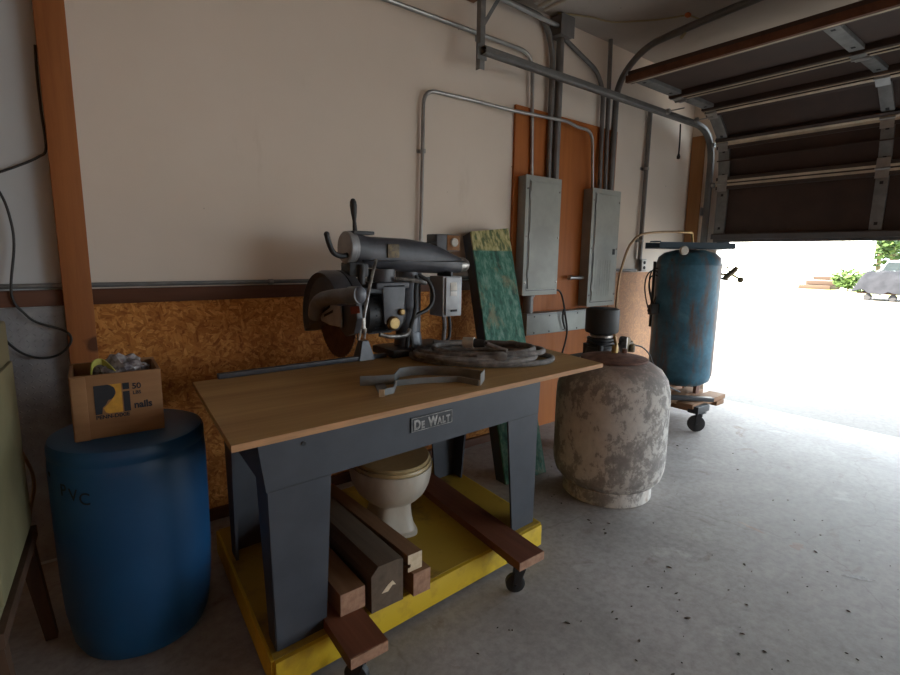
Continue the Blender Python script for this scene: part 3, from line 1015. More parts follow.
def leg(front, left):
    """angle-section leg: a tapered plate along the bench and one across it"""
    v0 = 0 if front else FD
    sv = 1 if front else -1
    mb = MB()
    if left:
        fp_ = [(-.004, .7063), (.216, .7063), (.184, ZD+.001), (.006, ZD+.001)]
        mb.prism([tp(u, v0, z) for u, z in fp_], v3*th*sv)
        sp = [(0, .706), (.15, .706), (.09, ZD+.001), (.004, ZD+.001)]
        mb.prism([tp(-.004+(.006*(.7-z)/.56), v0+sv*d, z) for d, z in sp], u3*th)
    else:
        fp_ = [(1.11, .7063), (1.322, .7063), (1.318, ZD+.001), (1.164, ZD+.001)]
        mb.prism([tp(u, v0, z) for u, z in fp_], v3*th*sv)
        sp = [(0, .706), (.15, .706), (.09, ZD+.001), (.004, ZD+.001)]
        mb.prism([tp(1.319-.012, v0+sv*d, z) for d, z in sp], u3*th)
    mb.build('leg', 'steel_blue', tb)


for f_1 in (True, False):
    for l_1 in (True, False):
        leg(f_1, l_1)
ap = MB().prism([tp(u, 0, z) for u, z in ((-.008, .7065), (1.324, .7065), (1.33, ZT), (-.03, ZT))], v3*.014).build('apron', 'steel_blue', tb)
MB().prism([tp(u, FD, z) for u, z in ((-.006, .7065), (1.322, .7065), (1.33, ZT), (-.03, ZT))], -v3*.014).build('apron', 'steel_blue', tb)
MB().prism([tp(-.006, v, z) for v, z in ((.016, .7065), (FD-.016, .7065), (FD-.016, ZT), (.016, ZT))], u3*.014).build('apron', 'steel_blue', tb)
MB().prism([tp(1.316, v, z) for v, z in ((.016, .7065), (FD-.016, .7065), (FD-.016, ZT), (.016, ZT))], u3*.014).build('apron', 'steel_blue', tb)
MB().prism([tp(u, -.0005, z) for u, z in ((.0, .7045), (.214, .7045), (.214, .7075), (.0, .7075))], -v3*.001).build('weld_seam', 'saw_dark', ap)
MB().prism([tp(u, -.0005, z) for u, z in ((1.112, .7045), (1.32, .7045), (1.32, .707), (1.112, .707))], -v3*.001).build('weld_seam', 'saw_dark', ap)
MB().cyl(tp(.12, 0, .84), tp(.12, -.004, .84), .008, n=10).build('bolt', 'saw_dark', ap)
# name plate
mb = MB().prism([tp(u, -.001, z) for u, z in ((.553, .778), (.765, .776), (.765, .835), (.553, .837))], -v3*.004)
pl = mb.build('name_plate', 'saw_dark', tb)
mb = MB()
for a, b, c, d in ((.556, .762, .7795, .7815), (.556, .762, .8315, .8335), (.556, .5585, .7795, .8335), (.7595, .762, .7795, .8335)):
    mb.prism([tp(u, -.0052, z) for u, z in ((a, c), (b, c), (b, d), (a, d))], -v3*.0008)
mb.build('plate_border', 'worn', pl)
for ch, u, sz, bw in (('D', .566, .052, .0022), ('E', .602, .038, .0018), ('W', .638, .052, .0022), ('A', .684, .038, .0018), ('L', .709, .038, .0018), ('T', .730, .038, .0018)):
    text('plate_lettering', ch, 'worn', pl, tp(u, -.0062, .788), u3, (0, 0, 1), sz, bw, .84)
# plywood top
FL, FR, BL, BR = Vector((.375, -1.388, 0)), Vector((2.273, -1.303, 0)), Vector((.452, -.53, 0)), Vector((2.40, -.50, 0))
q = [FL, FR, BR, BL]
top = MB().hexa([p+Vector((0, 0, .878)) for p in q], [p+Vector((0, 0, .90)) for p in q]).build('top', 'tabletop', tb)
e = (FR-FL).normalized()
MB().prism([FL+Vector((0, -.0015, .8785)), FR+Vector((0, -.0015, .8785)), FR+Vector((0, -.0015, .8995)), FL+Vector((0, -.0015, .8995))], (0, .001, 0)).build('front_edge', 'ply_edge', top)
bk = (BR-BL).normalized()
MB().obox(BL+bk*.1+Vector((0, -.02, .901)), bk*.86, Vector((0, .03, 0)), Vector((0, 0, .022)), .002).build('fence', 'saw_grey', tb)


# ================================================================== RADIAL ARM SAW
sw = thing('radial_arm_saw', 'old grey radial arm saw with exposed rusty blade at the back of the bench', 'saw', (1.55, -.5, .90))
YS = -.5
MB().box(1.42, 1.84, -.59, -.36, .9015, .945, .012).build('base', 'saw_grey', sw)
col_ = MB().cyl((1.60, -.46, .945), (1.60, -.46, 1.37), .06, n=28).cyl((1.60, -.46, .94), (1.60, -.46, 1.02), .085, .07, 28).box(1.55, 1.70, -.44, -.405, .945, 1.36).build('column', 'saw_elbow', sw)


def sect(X, zc, hz, hy, n=20, yc=YS, p=2.8):
    out = []
    for i in range(n):
        a = 2*PI*i/n
        c_, s_ = math.cos(a), math.sin(a)
        out.append((X, yc+hy*math.copysign(abs(c_)**(2/p), c_), zc+hz*math.copysign(abs(s_)**(2/p), s_)))
    return out


arm = MB().rings([sect(*a) for a in ((1.236, 1.475, .078, .066), (1.27, 1.472, .08, .068), (1.30, 1.463, .079, .068), (1.42, 1.456, .084, .07), (1.55, 1.448, .09, .072), (1.68, 1.437, .086, .07), (1.78, 1.422, .074, .064), (1.86, 1.405, .058, .056), (1.92, 1.396, .047, .048))]).build('arm', 'saw_grey', sw)
MB().rings([sect(1.26+i*.66/11, z, .006, .0715, 12) for i, z in enumerate([1.418]*12)]).build('arm_rib', 'saw_grey', arm)
MB().box(1.395, 1.465, YS-.0795, YS-.0705, 1.435, 1.505, .002).build('badge', 'badge', arm)
MB().lathe([(.048, 0), (.047, .03), (.04, .055), (.033, .07), (.001, .072)], (1.918, YS, 1.396), (1, 0, 0), 24).build('nose', 'worn', arm)
MB().lathe([(.001, 0), (.076, .0), (.082, .006), (.082, .03), (.078, .034), (.078, .05)], (1.188, YS, 1.482), (1, 0, 0), 40).build('end_cap', 'saw_light', arm)
h1 = MB().lathe([(.012, 0), (.011, .03), (.009, .06), (.015, .10), (.018, .135), (.016, .155), (.009, .168), (.001, .17)], (1.245, YS-.01, 1.555), (-.06, 0, 1), 16).build('clamp_handle', 'saw_dark', sw)
MB().box(1.215, 1.335, YS-.05, YS+.03, 1.548, 1.566, .006).build('handle_mount', 'saw_dark', h1)
MB().tube([(1.19, YS-.03, 1.445), (1.15, YS-.04, 1.44), (1.11, YS-.045, 1.455), (1.085, YS-.05, 1.495), (1.07, YS-.055, 1.54)], (.014, .013), 12, 6).ball((1.07, YS-.055, 1.542), .0145).build('crank_handle', 'saw_dark', sw)

# yoke and motor
yk = MB().cyl((1.40, YS, 1.30), (1.40, YS, 1.375), .075, n=28).box(1.30, 1.50, YS-.125, YS+.125, 1.275, 1.31, .012)
for s_ in (-1, 1):
    yk.prism([(1.335, YS+s_*.125, 1.30), (1.475, YS+s_*.125, 1.30), (1.46, YS+s_*.125, 1.10), (1.43, YS+s_*.125, 1.06), (1.38, YS+s_*.125, 1.06), (1.345, YS+s_*.125, 1.10)], (0, -s_*.018, 0), .006)
yk = yk.build('yoke', 'saw_grey', sw)
mt = MB().lathe([(.03, 0), (.085, .0), (.102, .02), (.104, .06), (.104, .20), (.098, .235), (.07, .26), (.001, .265)], (1.255, YS, 1.14), (1, 0, 0), 36)
for a in range(0, 360, 20):
    c_ = Vector((0, math.cos(math.radians(a)), math.sin(math.radians(a))))
    mt.obox(Vector((1.31, YS, 1.14))+c_*.102-Vector((0, -c_.z, c_.y))*.003, (.14, 0, 0), Vector((0, -c_.z, c_.y))*.006, c_*.007)
mt = mt.build('motor', 'saw_dark', sw)
MB().lathe([(.036, 0), (.036, .012), (.028, .022), (.001, .023)], (1.395, YS-.125, 1.10), (0, -1, 0), 20).build('knob', 'brass', yk)
MB().lathe([(.018, 0), (.018, .014), (.012, .02), (.001, .021)], (1.445, YS-.125, 1.155), (0, -1, 0), 16).build('knob', 'brass', yk)
MB().tube([(1.30, YS-.15, 1.05), (1.36, YS-.16, 1.035), (1.45, YS-.16, 1.035), (1.49, YS-.14, 1.06)], .011, 10, 5).build('pull_handle', 'worn', yk)
MB().tube([(1.44, YS-.08, 1.325), (1.55, YS-.11, 1.315), (1.62, YS-.1, 1.30)], .012, 10, 4).build('rod', 'worn', yk)

# blade
bc = Vector((1.17, -.44, 1.128))
R_ = .218
pts = []
for i in range(56):
    a = 2*PI*i/56
    pts += [(a, R_*.965), (a+2*PI/56*.62, R_)]
ring = [bc+Vector((0, math.cos(a)*r, math.sin(a)*r)) for a, r in pts]
MB().prism([p-Vector((.0015, 0, 0)) for p in ring], (.003, 0, 0)).build('blade', 'rustblade', sw)
MB().cyl(bc-Vector((.02, 0, 0)), bc+Vector((.09, 0, 0)), .03, n=20).build('arbor', 'worn', sw)
# guard: a deep half shell over the blade, tipped towards the back
def arcp(r, a0, a1, n): return [(r*math.sin(math.radians(a0+(a1-a0)*i/n)), r*math.cos(math.radians(a0+(a1-a0)*i/n))) for i in range(n+1)]   # (y, z): 0 = up, + = towards the wall


sec = arcp(.24, -66, 114, 28)
gx0, gx1 = 1.07, 1.166
gd_ = MB()
gd_.rings([[(gx0+.03, bc.y+y_*.86, bc.z+z_*.86) for y_, z_ in sec], [(gx0+.008, bc.y+y_*.95, bc.z+z_*.95) for y_, z_ in sec], [(gx0+.03, bc.y+y_, bc.z+z_) for y_, z_ in sec], [(gx1, bc.y+y_, bc.z+z_) for y_, z_ in sec]])
gd_.rings([[(1.174, bc.y+y_, bc.z+z_) for y_, z_ in sec], [(1.22, bc.y+y_, bc.z+z_) for y_, z_ in sec], [(1.24, bc.y+y_*.9, bc.z+z_*.9) for y_, z_ in sec]])
g = gd_.build('blade_guard', 'saw_grey', sw)
gX = gx0-.004
gp = MB().prism([at(px, py, 0, gX) for px, py in ((315.5, 303), (340, 306), (341.5, 327.5), (330, 325), (321.5, 321))], (.008, 0, 0), .002).build('guard_plate', 'saw_light', g)
for px, py, qx, qy in ((322, 311, 329.5, 305), (324, 314.5, 332.5, 310)):
    a_, b_ = at(px, py, 0, gX-.002), at(qx, qy, 0, gX-.002)
    MB().obox(a_, b_-a_, (0, 0, -.012), (.002, 0, 0)).build('slot', 'ink', gp)
el = [at(315.5, 315, 0, gX-.01), at(316.5, 307, 0, gX-.03), at(321, 300.5, 0, gX-.035), at(330, 297.5, 0, gX-.03), at(345, 296, 0, gX-.01), at(350, 295.6, 0, gX)]
MB().tube(spline(el, 6), .036, 18).cyl(el[-1], at(360, 295, 0, gX+.02), .041, .039, 20).ball(at(360, 295, 0, gX+.02), .039, (.8, .5, 1), 3).build('dust_elbow', 'saw_elbow', g)
MB().prism([at(px, py, 0, gX+.05) for px, py in ((341, 306), (362, 303), (363, 318), (360, 333), (351, 336), (344, 326))], (-.03, 0, 0), .006).build('side_cover', 'saw_grey', g)
MB().prism([at(px, py, 0, gX+.019) for px, py in ((350, 307), (359, 306), (360, 313), (351, 314.5))], (.001, 0, 0)).build('warning_label', 'red_label', g)
MB().tube([at(376, 260, 1, -.60), at(370, 285, 1, -.68), at(363, 321, 1, -.76)], .0085, 10, 4).build('lever_rod', 'worn', sw)
k0 = at(362, 322, 1, -.755)
MB().cyl(k0+Vector((0, 0, .02)), k0-Vector((0, 0, .03)), .018, n=14).cyl(k0-Vector((.012, 0, .03)), k0-Vector((.02, 0, .085)), .013, .008, 12).cyl(k0-Vector((-.014, 0, .03)), k0-Vector((-.01, 0, .08)), .011, .007, 12).build('anti_kickback_pawl', 'worn', sw)
k1 = at(363, 360, 2, .9015)
MB().hexa([k1+Vector(p) for p in ((-.03, -.02, 0), (.06, -.02, 0), (.06, .06, 0), (-.03, .06, 0))], [k1+Vector(p) for p in ((.0, .0, .10), (.035, .0, .10), (.035, .05, .10), (.0, .05, .10))]).build('riving_block', 'saw_elbow', sw)
MB().box(1.19, 1.30, YS-.05, YS+.05, 1.335, 1.41, .012).cyl((1.25, YS-.06, 1.30), (1.25, YS-.06, 1.40), .02, n=14).build('carriage', 'saw_dark', sw)

# switch boxes
sb = MB().box(1.74, 1.875, -.60, -.47, 1.107, 1.334, .006).build('switch_box', 'saw_light', sw)
MB().box(1.752, 1.865, -.613, -.6005, 1.115, 1.328, .004).build('cover', 'saw_light', sb)
MB().box(1.782, 1.828, -.616, -.6135, 1.255, 1.30, .001).build('label', 'white_plastic', sb)
MB().box(1.782, 1.828, -.616, -.6135, 1.225, 1.25, .001).build('label', 'white', sb)
MB().box(1.785, 1.83, -.618, -.6135, 1.135, 1.147, .001).build('switch_slot', 'ink', sb)
MB().box(1.795, 1.81, -.60, -.47, 1.334, 1.36).build('bracket', 'saw_dark', sb)
sb2 = MB().obox((1.745, -.53, 1.475), (.15, -.015, 0), (0, .10, 0), (0, 0, .095), .006).build('switch_box', 'saw_grey', sw)
MB().obox((1.812, -.541, 1.48), (.085, -.0085, 0), (0, .004, 0), (0, 0, .085), .002).build('cover', 'box', sb2)
MB().lathe([(.025, 0), (.025, .006), (.02, .01), (.001, .01)], (1.856, -.548, 1.525), (-.1, -1, 0), 18).build('dial', 'white_plastic', sb2)
mb = MB().tube([(1.60, -.56, 1.345), (1.66, -.58, 1.30), (1.68, -.59, 1.22), (1.64, -.60, 1.16), (1.55, -.60, 1.12), (1.53, -.59, 1.05), (1.54, -.6, .93)], .011, 8, 6)
mb.tube([(1.74, -.54, 1.52), (1.68, -.54, 1.52), (1.62, -.53, 1.50)], .005, 6, 4)
mb.tube([(1.58, -.57, 1.34), (1.56, -.59, 1.24), (1.55, -.6, 1.15), (1.51, -.59, 1.0), (1.5, -.6, .95)], .011, 8, 6)
mb.build('power_cable', 'cord', sw)
MB().tube([(1.80, -.53, 1.108), (1.80, -.54, 1.06), (1.78, -.56, .99), (1.74, -.60, .925), (1.66, -.66, .913)], .012, 8, 6).build('power_cable', 'hose', sw)
MB().tube([(1.84, -.53, 1.108), (1.84, -.54, 1.04), (1.82, -.56, .98), (1.80, -.56, .958)], .009, 8, 6).build('power_cable', 'cord', sw)


# ================================================================== CABLE COIL AND BRACKETS ON THE BENCH
cc = thing('cable_coil', 'coil of thick dusty grey cable lying on the bench top', 'cable', (1.80, -.87, .90))
cen = Vector((1.80, -.865, 0))
ea, eb = Vector((.786, -.618, 0)), Vector((.618, .786, 0))
rn = random.Random(5)
pts = []
for k in range(0, 5*20+1):
    a = k*2*PI/20+2.3
    lap = k/20
    A = (.388, .325, .29, .35, .27, .315)[min(5, int(lap))]*(1-lap % 1)+(.388, .325, .29, .35, .27, .315)[min(5, int(lap)+1)]*(lap % 1)
    B = A*.60
    off = ea*(.045*math.sin(lap*2.1)-.01)+eb*(.03*math.cos(lap*1.7)-.01)
    z = .9155+.011*lap+.004*math.sin(a*1.5+lap)
    if lap < .8: z = .9155
    pts.append(cen+off+ea*A*math.cos(a)+eb*B*math.sin(a)+Vector((0, 0, z)))
MB().tube(pts, .0145, 10, 3).build('loops', 'hose', cc)
pa = at(469, 342.5, 2, 1.008)
d_ = (ea*.9+eb*-.3).normalized()
MB().cyl(pa-d_*.03, pa+d_*.028, .027, .029, 20).build('plug_cap', 'white_plastic', cc)
MB().cyl(pa+d_*.0285, pa+d_*.085, .024, .018, 18).cyl(pa+d_*.085, pa+d_*.10, .012, n=12).build('plug_body', 'black', cc)
MB().tube([pa+d_*.09, pa+d_*.14-Vector((0, 0, .015)), pa+d_*.2-Vector((0, 0, .03))], .012, 10, 4).build('tail', 'hose', cc)
pb = at(497, 357, 2, .955)
MB().lathe([(.012, -.10), (.014, -.05), (.018, -.02), (.024, 0), (.026, .03), (.018, .048), (.001, .05)], pb, ea, 18).build('connector', 'hose', cc)

br = thing('steel_bracket', 'pair of bent grey sheet steel bracket arms at the front of the bench top', 'bracket', (1.2, -1.08, .90))


def zz(x, y_, z=.9012): return at(340+x/3.75, 320+y_/3.75, 2, z)


MB().ribbon([zz(75, 247), zz(130, 245), zz(203, 240), zz(222, 215), zz(260, 208), zz(330, 205), zz(430, 210), zz(540, 226)], .042, .005).build('arm', 'galv_dull', br)
MB().ribbon([zz(150, 287), zz(200, 275), zz(212, 247), zz(300, 238), zz(440, 232), zz(520, 247)], .026, .005).build('arm', 'galv_dull', br)
a_, b_ = zz(130, 246), zz(150, 287)
MB().hexa([a_, a_+Vector((.05, .01, 0)), b_+Vector((.06, .03, 0)), b_], [p+Vector((0, 0, .006)) for p in (a_, a_+Vector((.05, .01, 0)), b_+Vector((.06, .03, 0)), b_)]).build('web', 'galv_dull', br)
a_, b_ = zz(540, 226), zz(520, 247)
MB().ribbon([a_+Vector((.004, .004, 0)), b_+Vector((.004, -.004, 0))], .05, .004).build('end_plate', 'galv', br)
MB().ribbon([zz(146, 289), zz(168, 289)], .03, .003).build('end_tab', 'endpale', br)


# ================================================================== GREEN BOARD
pTL, pTR = at(471, 231.4, 1, -.15), at(508.4, 228.3, 1, -.15)
pBR = at(546, 472, 2, .004)
pBL = pBR+(pTL-pTR)+Vector((0, .02, 0))
pBL.z = .004
nb = (pTR-pTL).cross(pBL-pTL).normalized()
if nb.y < 0: nb = -nb
q0 = [pBL, pBR, pTR, pTL]
gb = MB().prism(q0, nb*.012).build('green_board', 'green', loc=(2.45, -.6, 0))
tag(gb, 'tall worn green painted board leaning on the wall behind the bench', 'board')
q1 = [p+nb*.0125 for p in q0]
MB().prism(q1, nb*.085).build('backing_frame', 'board_side', gb)


# ================================================================== WHITE TANK
wc = Vector((2.68, -1.10, 0))
wt = thing('white_tank', 'squat white gas tank with flaking paint standing on the floor by the bench', 'tank', wc)
MB().lathe([(.262, 0), (.268, .006), (.268, .085), (.262, .09), (.25, .09)], wc, n=64).build('foot_ring', 'flake', wt)
MB().lathe([(.24, .075), (.285, .10), (.318, .14), (.332, .19), (.336, .24), (.3375, .25), (.336, .26), (.336, .60), (.332, .67), (.315, .735), (.28, .79), (.22, .828), (.14, .845), (.001, .85)], wc, n=72).build('body', 'flake', wt)
MB().lathe([(.17, .832), (.198, .842), (.195, .853), (.13, .866), (.06, .88), (.001, .882)], wc, n=40).build('collar', 'rust', wt)
vv = MB().cyl(wc+Vector((0, 0, .86)), wc+Vector((0, 0, .93)), .022, .017, 16).cyl(wc+Vector((.012, 0, .925)), wc+Vector((-.012, 0, .985)), .009, n=12).build('valve', 'brass', wt)
MB().cyl(wc+Vector((.05, -.035, .87)), wc+Vector((.05, -.035, .905)), .016, n=14).build('plug', 'rust', wt)

# ================================================================== SMALL COMPRESSOR BEHIND THE WHITE TANK
kc = Vector((3.22, -.62, 0))
kp = thing('air_compressor', 'small black air compressor with a round filter can behind the white tank', 'compressor', kc)
MB().lathe([(.001, .06), (.12, .07), (.185, .12), (.20, .18), (.20, .60), (.185, .66), (.12, .70), (.001, .712)], kc, n=40).build('tank', 'saw_dark', kp)
for a in range(3):
    d_ = Vector((math.cos(a*2.1+.3), math.sin(a*2.1+.3), 0))*.16
    MB().cyl(kc+d_+Vector((0, 0, .0005)), kc+d_*.9+Vector((0, 0, .13)), .018, n=10).build('leg', 'saw_dark', kp)
MB().box(kc.x-.22, kc.x+.26, kc.y-.15, kc.y+.15, .712, .728, .003).build('mount_plate', 'saw_dark', kp)
mb = MB().cyl(kc+Vector((.0, 0, .729)), kc+Vector((.0, 0, .80)), .13, .115, 28).cyl(kc+Vector((0, 0, .80)), kc+Vector((0, 0, .87)), .07, n=24)
for z in (.80, .825, .85):
    mb.cyl(kc+Vector((0, 0, z)), kc+Vector((0, 0, z+.012)), .105, n=28)
for a in range(5):
    d_ = Vector((math.cos(a*1.25), math.sin(a*1.25), 0))*.11
    mb.cyl(kc+d_+Vector((0, 0, .729)), kc+d_+Vector((0, 0, .82)), .022, n=10)
mb.build('pump_head', 'saw_dark', kp)
MB().cyl(kc+Vector((0, 0, .87)), kc+Vector((0, 0, .885)), .085, n=28).build('clamp_ring', 'worn', kp)
MB().lathe([(.06, .885), (.115, .905), (.122, .918), (.122, 1.065), (.118, 1.078), (.10, 1.085), (.001, 1.087)], kc, n=44).build('filter_can', 'black', kp)
MB().box(kc.x+.12, kc.x+.132, kc.y-.14, kc.y-.08, .729, .87).build('bracket', 'worn', kp)
mb = MB()
b0 = kc+Vector((.22, -.06, .74))
mb.cyl(b0, b0+Vector((0, 0, .09)), .03, n=14).cyl(b0+Vector((-.06, 0, .06)), b0+Vector((.09, 0, .06)), .02, n=12).cyl(b0+Vector((.05, -.03, .0)), b0+Vector((.05, -.03, .06)), .026, n=14)
mb.cyl(b0+Vector((0, -.03, .085)), b0+Vector((0, .03, .085)), .035, n=16)
mb.build('fitting', 'badge', kp)


# ================================================================== BLUE TANK
bc_ = Vector((4.55, -.56, 0))
sk = thing('tank_skid', 'brown plank skid with black casters carrying the blue tank', 'skid', bc_)
for i, yy in enumerate((-.84, -.64, -.44)):
    MB().box(4.14, 4.74, yy-.07, yy+.07, .21, .25, .003).build('plank', 'lumber', sk)
MB().box(4.2, 4.34, -.92, -.30, .171, .2095, .003).build('bearer', 'lumber', sk)
MB().box(4.56, 4.70, -.92, -.30, .171, .2095, .003).build('bearer', 'lumber', sk)
MB().obox((4.05, -.74, .27), (.36, -.22, -.03), (.03, .05, 0), (0, 0, .035), .003).build('steel_bar', 'saw_dark', sk)
MB().obox((4.16, -.95, .172), (.2, 0, 0), (0, .09, 0), (0, 0, .06), .004).build('caster_bracket', 'saw_dark', sk)
for x, y_ in ((4.25, -.92), (4.63, -.38), (4.26, -.36)):
    caster(sk, x, y_, .171, 2.3, .07)
bt = thing('blue_air_tank', 'tall upright rusty blue air tank standing beside the bright doorway', 'tank', bc_+Vector((0, 0, .25)))
RB = .272
MB().lathe([(.001, .30), (.12, .305), (.20, .325), (.25, .36), (RB, .42), (RB, 1.395), (RB+.002, 1.40), (RB, 1.405), (.255, 1.465), (.21, 1.505), (.12, 1.53), (.001, 1.535)], bc_, n=56).build('body', 'blue', bt)
for a in range(3):
    d_ = Vector((math.cos(a*2.09+.5), math.sin(a*2.09+.5), 0))
    MB().obox(bc_+d_*.16-Vector((-d_.y, d_.x, 0))*.03+Vector((0, 0, .2505)), Vector((-d_.y, d_.x, 0))*.06, d_*.03, Vector((0, 0, .12)), .003).build('leg', 'rust', bt)
# top plate lies along the view's width
u_ = Vector((.80, -.60, 0))
w_ = Vector((.60, .80, 0))
o0 = bc_-u_*.34-w_*.16+Vector((0, 0, 1.54))
pl_ = MB().obox(o0, u_*.66, w_*.32, Vector((0, 0, .008))).obox(o0, u_*.66, w_*.008, Vector((0, 0, .055))).obox(o0+w_*.312, u_*.66, w_*.008, Vector((0, 0, .055))).build('mount_plate', 'blue_dark', bt)
mb = MB()
for k in (0, .66-.05):
    mb.obox(o0+u_*k+w_*.1+Vector((0, 0, .055)), u_*.05, w_*.12, Vector((0, 0, .012)), .002)
mb.build('bolt_lug', 'blue_dark', pl_)
gp_ = at(683, 250.5, 1, -.83)
MB().lathe([(.001, 0), (.03, 0), (.034, .005), (.034, .024), (.03, .028), (.001, .028)], gp_, (-.5, -.86, 0), 24).build('gauge', 'white_plastic', bt)
e0 = bc_+RT*RB*.98+Vector((0, 0, 1.32))
mb = MB().cyl(e0, e0+RT*.10-Vector((0, 0, .006)), .011, n=10)
c_ = e0+RT*.115
mb.cyl(c_-RT*.045-UP*.04, c_+RT*.05+UP*.04, .024, n=14).cyl(c_+RT*.04+UP*.035, c_+RT*.062+UP*.055, .018, n=12)
mb.cyl(c_-RT*.045-UP*.04, c_-RT*.05-UP*.055, .03, n=14)
mb.cyl(c_, c_+RT*.085-UP*.045, .009, n=8).ball(c_+RT*.095-UP*.055, .028)
mb.cyl(c_, c_-RT*.03+UP*.075, .007, n=8)
mb.build('regulator', 'badge', bt)
l0 = bc_-RT*RB*.97
mb = MB()
for k, (rz, ry, zc) in enumerate(((.17, .05, 1.20), (.14, .04, 1.17), (.19, .065, 1.16))):
    c_ = l0-RT*(.02+.012*k)+Vector((0, 0, zc))
    mb.tube([c_+Vector((0, 0, rz*math.cos(a)))-RT*(ry*math.sin(a)+.015*math.sin(2*a)) for a in [i*2*PI/24 for i in range(25)]], .006, 6, 2)
mb.build('coiled_wire', 'cord', bt)
MB().obox(l0-RT*.075-_f*.09+Vector((0, 0, .95)), RT*.07, _f*.08, Vector((0, 0, .09)), .006).cyl(l0-RT*.04+Vector((0, 0, .84)), l0-RT*.04+Vector((0, 0, 1.43)), .012, n=10).ball(l0-RT*.08-_f*.05+Vector((0, 0, .985)), .016).build('pressure_switch', 'black', bt)
f0 = at(690, 240, 1, -.6)
mb = MB().tube(fillet([at(678, 232, 1, -.6), at(692, 232.5, 1, -.6), at(692.5, 243, 1, -.6)], .02), .012, 10)
mb.build('elbow_fitting', 'brass', bt)
pts = [kc+Vector((.17, .0, .73)), at(616, 320, 1, -.61), at(616.5, 303, 1, -.6), at(619.5, 277, 1, -.6), at(627, 251, 1, -.6), at(634, 240, 1, -.6), at(643, 234, 1, -.6), at(662, 232, 1, -.6), at(679, 232, 1, -.6)]
o_ = MB().tube(pts, .0095, 8, 5).build('copper_air_line', 'copper')
tag(o_, 'thin copper air line arching from the compressor to the top of the blue tank', 'air line')
pts = [at(634, 345, 1, -.65), at(642, 347, 1, -.66), at(649, 354, 1, -.66), at(653, 364, 1, -.68), at(660, 376, 1, -.75), at(668, 386, 1, -.8), at(680, 392, 1, -.84)]
o_ = MB().tube(pts, .006, 8, 5).build('thin_hose', 'cord')
tag(o_, 'thin black hose drooping from the compressor toward the tank skid', 'hose')


# ================================================================== FLOOR LITTER
rn = random.Random(11)
mb = MB()
for k in range(120):
    px, py = rn.uniform(470, 900), rn.uniform(440, 675)
    if py < 440+(px-715)*.24+8 and px > 700: continue
    p = at(px, py, 2, .0)
    if p.x < 2.0 and p.y > -1.58: continue
    if (p-wc).length < .36: continue
    L = rn.choice((.003, .004, .005, .006, .011))*rn.uniform(.7, 1.3)
    W = L*rn.uniform(.25, .6)
    a = rn.uniform(0, PI)
    d_, e_ = Vector((math.cos(a), math.sin(a), 0))*L, Vector((-math.sin(a), math.cos(a), 0))*W
    mb.hexa([p+d_+Vector((0, 0, .0005)), p+e_+Vector((0, 0, .0005)), p-d_+Vector((0, 0, .0005)), p-e_*.7+Vector((0, 0, .0005))], [p+d_*.8+Vector((0, 0, .003)), p+e_*.8+Vector((0, 0, .005)), p-d_*.8+Vector((0, 0, .004)), p-e_*.5+Vector((0, 0, .004))])
o_ = mb.build('floor_litter', 'debris')
tag(o_, 'scattered dry leaf bits and grit on the concrete floor', 'litter', None, 'stuff')


def blot(name, label, centre, L, W, ang, m, seed, n=22):
    rn = random.Random(seed)
    d_, e_ = Vector((math.cos(ang), math.sin(ang), 0)), Vector((-math.sin(ang), math.cos(ang), 0))
    mb = MB()
    mb.poly([centre+d_*L*math.cos(2*PI*i/n)*rn.uniform(.55, 1.1)+e_*W*math.sin(2*PI*i/n)*rn.uniform(.4, 1.2)+Vector((0, 0, .0012)) for i in range(n)])
    return tag(mb.build(name, m), label, 'stain', None, 'stuff')


M['rust_stain'] = mat('rust_stained_concrete', (.40, .33, .29), .65, 0, c2=(.30, .22, .18), scale=14)
M['oil_stain'] = mat('dark_stained_concrete', (.34, .32, .30), .6, 0, c2=(.12, .10, .09), scale=30)
a_ = at(750, 526, 2, 0)
b_ = at(768, 535, 2, 0)
blot('rust_streak', 'thin rusty streak on the concrete floor right of the white tank', (at(734, 520, 2, 0)+b_)/2, (b_-at(734, 520, 2, 0)).length*.5, .014, math.atan2(*((b_-at(734, 520, 2, 0)).yx)), 'rust_stain', 2)
blot('rust_spot', 'small rusty patch on the concrete floor beyond the streak', at(797, 546, 2, 0), .05, .035, .3, 'rust_stain', 4)
blot('dark_stain', 'dark dirty patch on the concrete floor near the right edge', at(858, 578, 2, 0), .07, .02, -.9, 'oil_stain', 6)


# ================================================================== OUTSIDE
struct('lawn', MB().box(28.5, 118, 1.5, 58, -.012, .015), 'grass')
HX = 33.0


def fy(px, X=HX): return at(px, 270, 0, X).y


hs = thing('white_house', 'white sided house across the bright driveway', 'house', (HX+4, 12, 0))
ya, yb, yc = fy(869), fy(843), fy(690)
mb = MB().box(HX+.05, HX+2.5, yb, yc, .5, 6.2)
for k in range(28):
    z = .6+k*.2
    mb.hexa([(HX-.03, yb+.1, z), (HX+.05, yb+.1, z), (HX+.05, yc, z), (HX-.03, yc, z)], [(HX+.03, yb+.1, z+.2), (HX+.05, yb+.1, z+.2), (HX+.05, yc, z+.2), (HX+.03, yc, z+.2)])
mb.build('siding_wall', 'house', hs)
MB().box(HX-.3, HX+.6, ya, yb-.001, .0, 6.2).build('porch_wall', 'house', hs)
MB().box(HX-.04, HX+.06, yb+.001, yb+.14, .4, 6.2).build('corner_board', 'white', hs)
MB().box(HX+.05, HX+2.5, yb, yc, 0, .499).build('foundation', 'white', hs)
w1 = MB().box(HX-.34, HX-.301, ya+.5, ya+.9, 1.3, 2.3).build('window', 'white', hs)
MB().box(HX-.346, HX-.341, ya+.55, ya+.85, 1.36, 2.24).build('pane', 'glass_dark', w1)
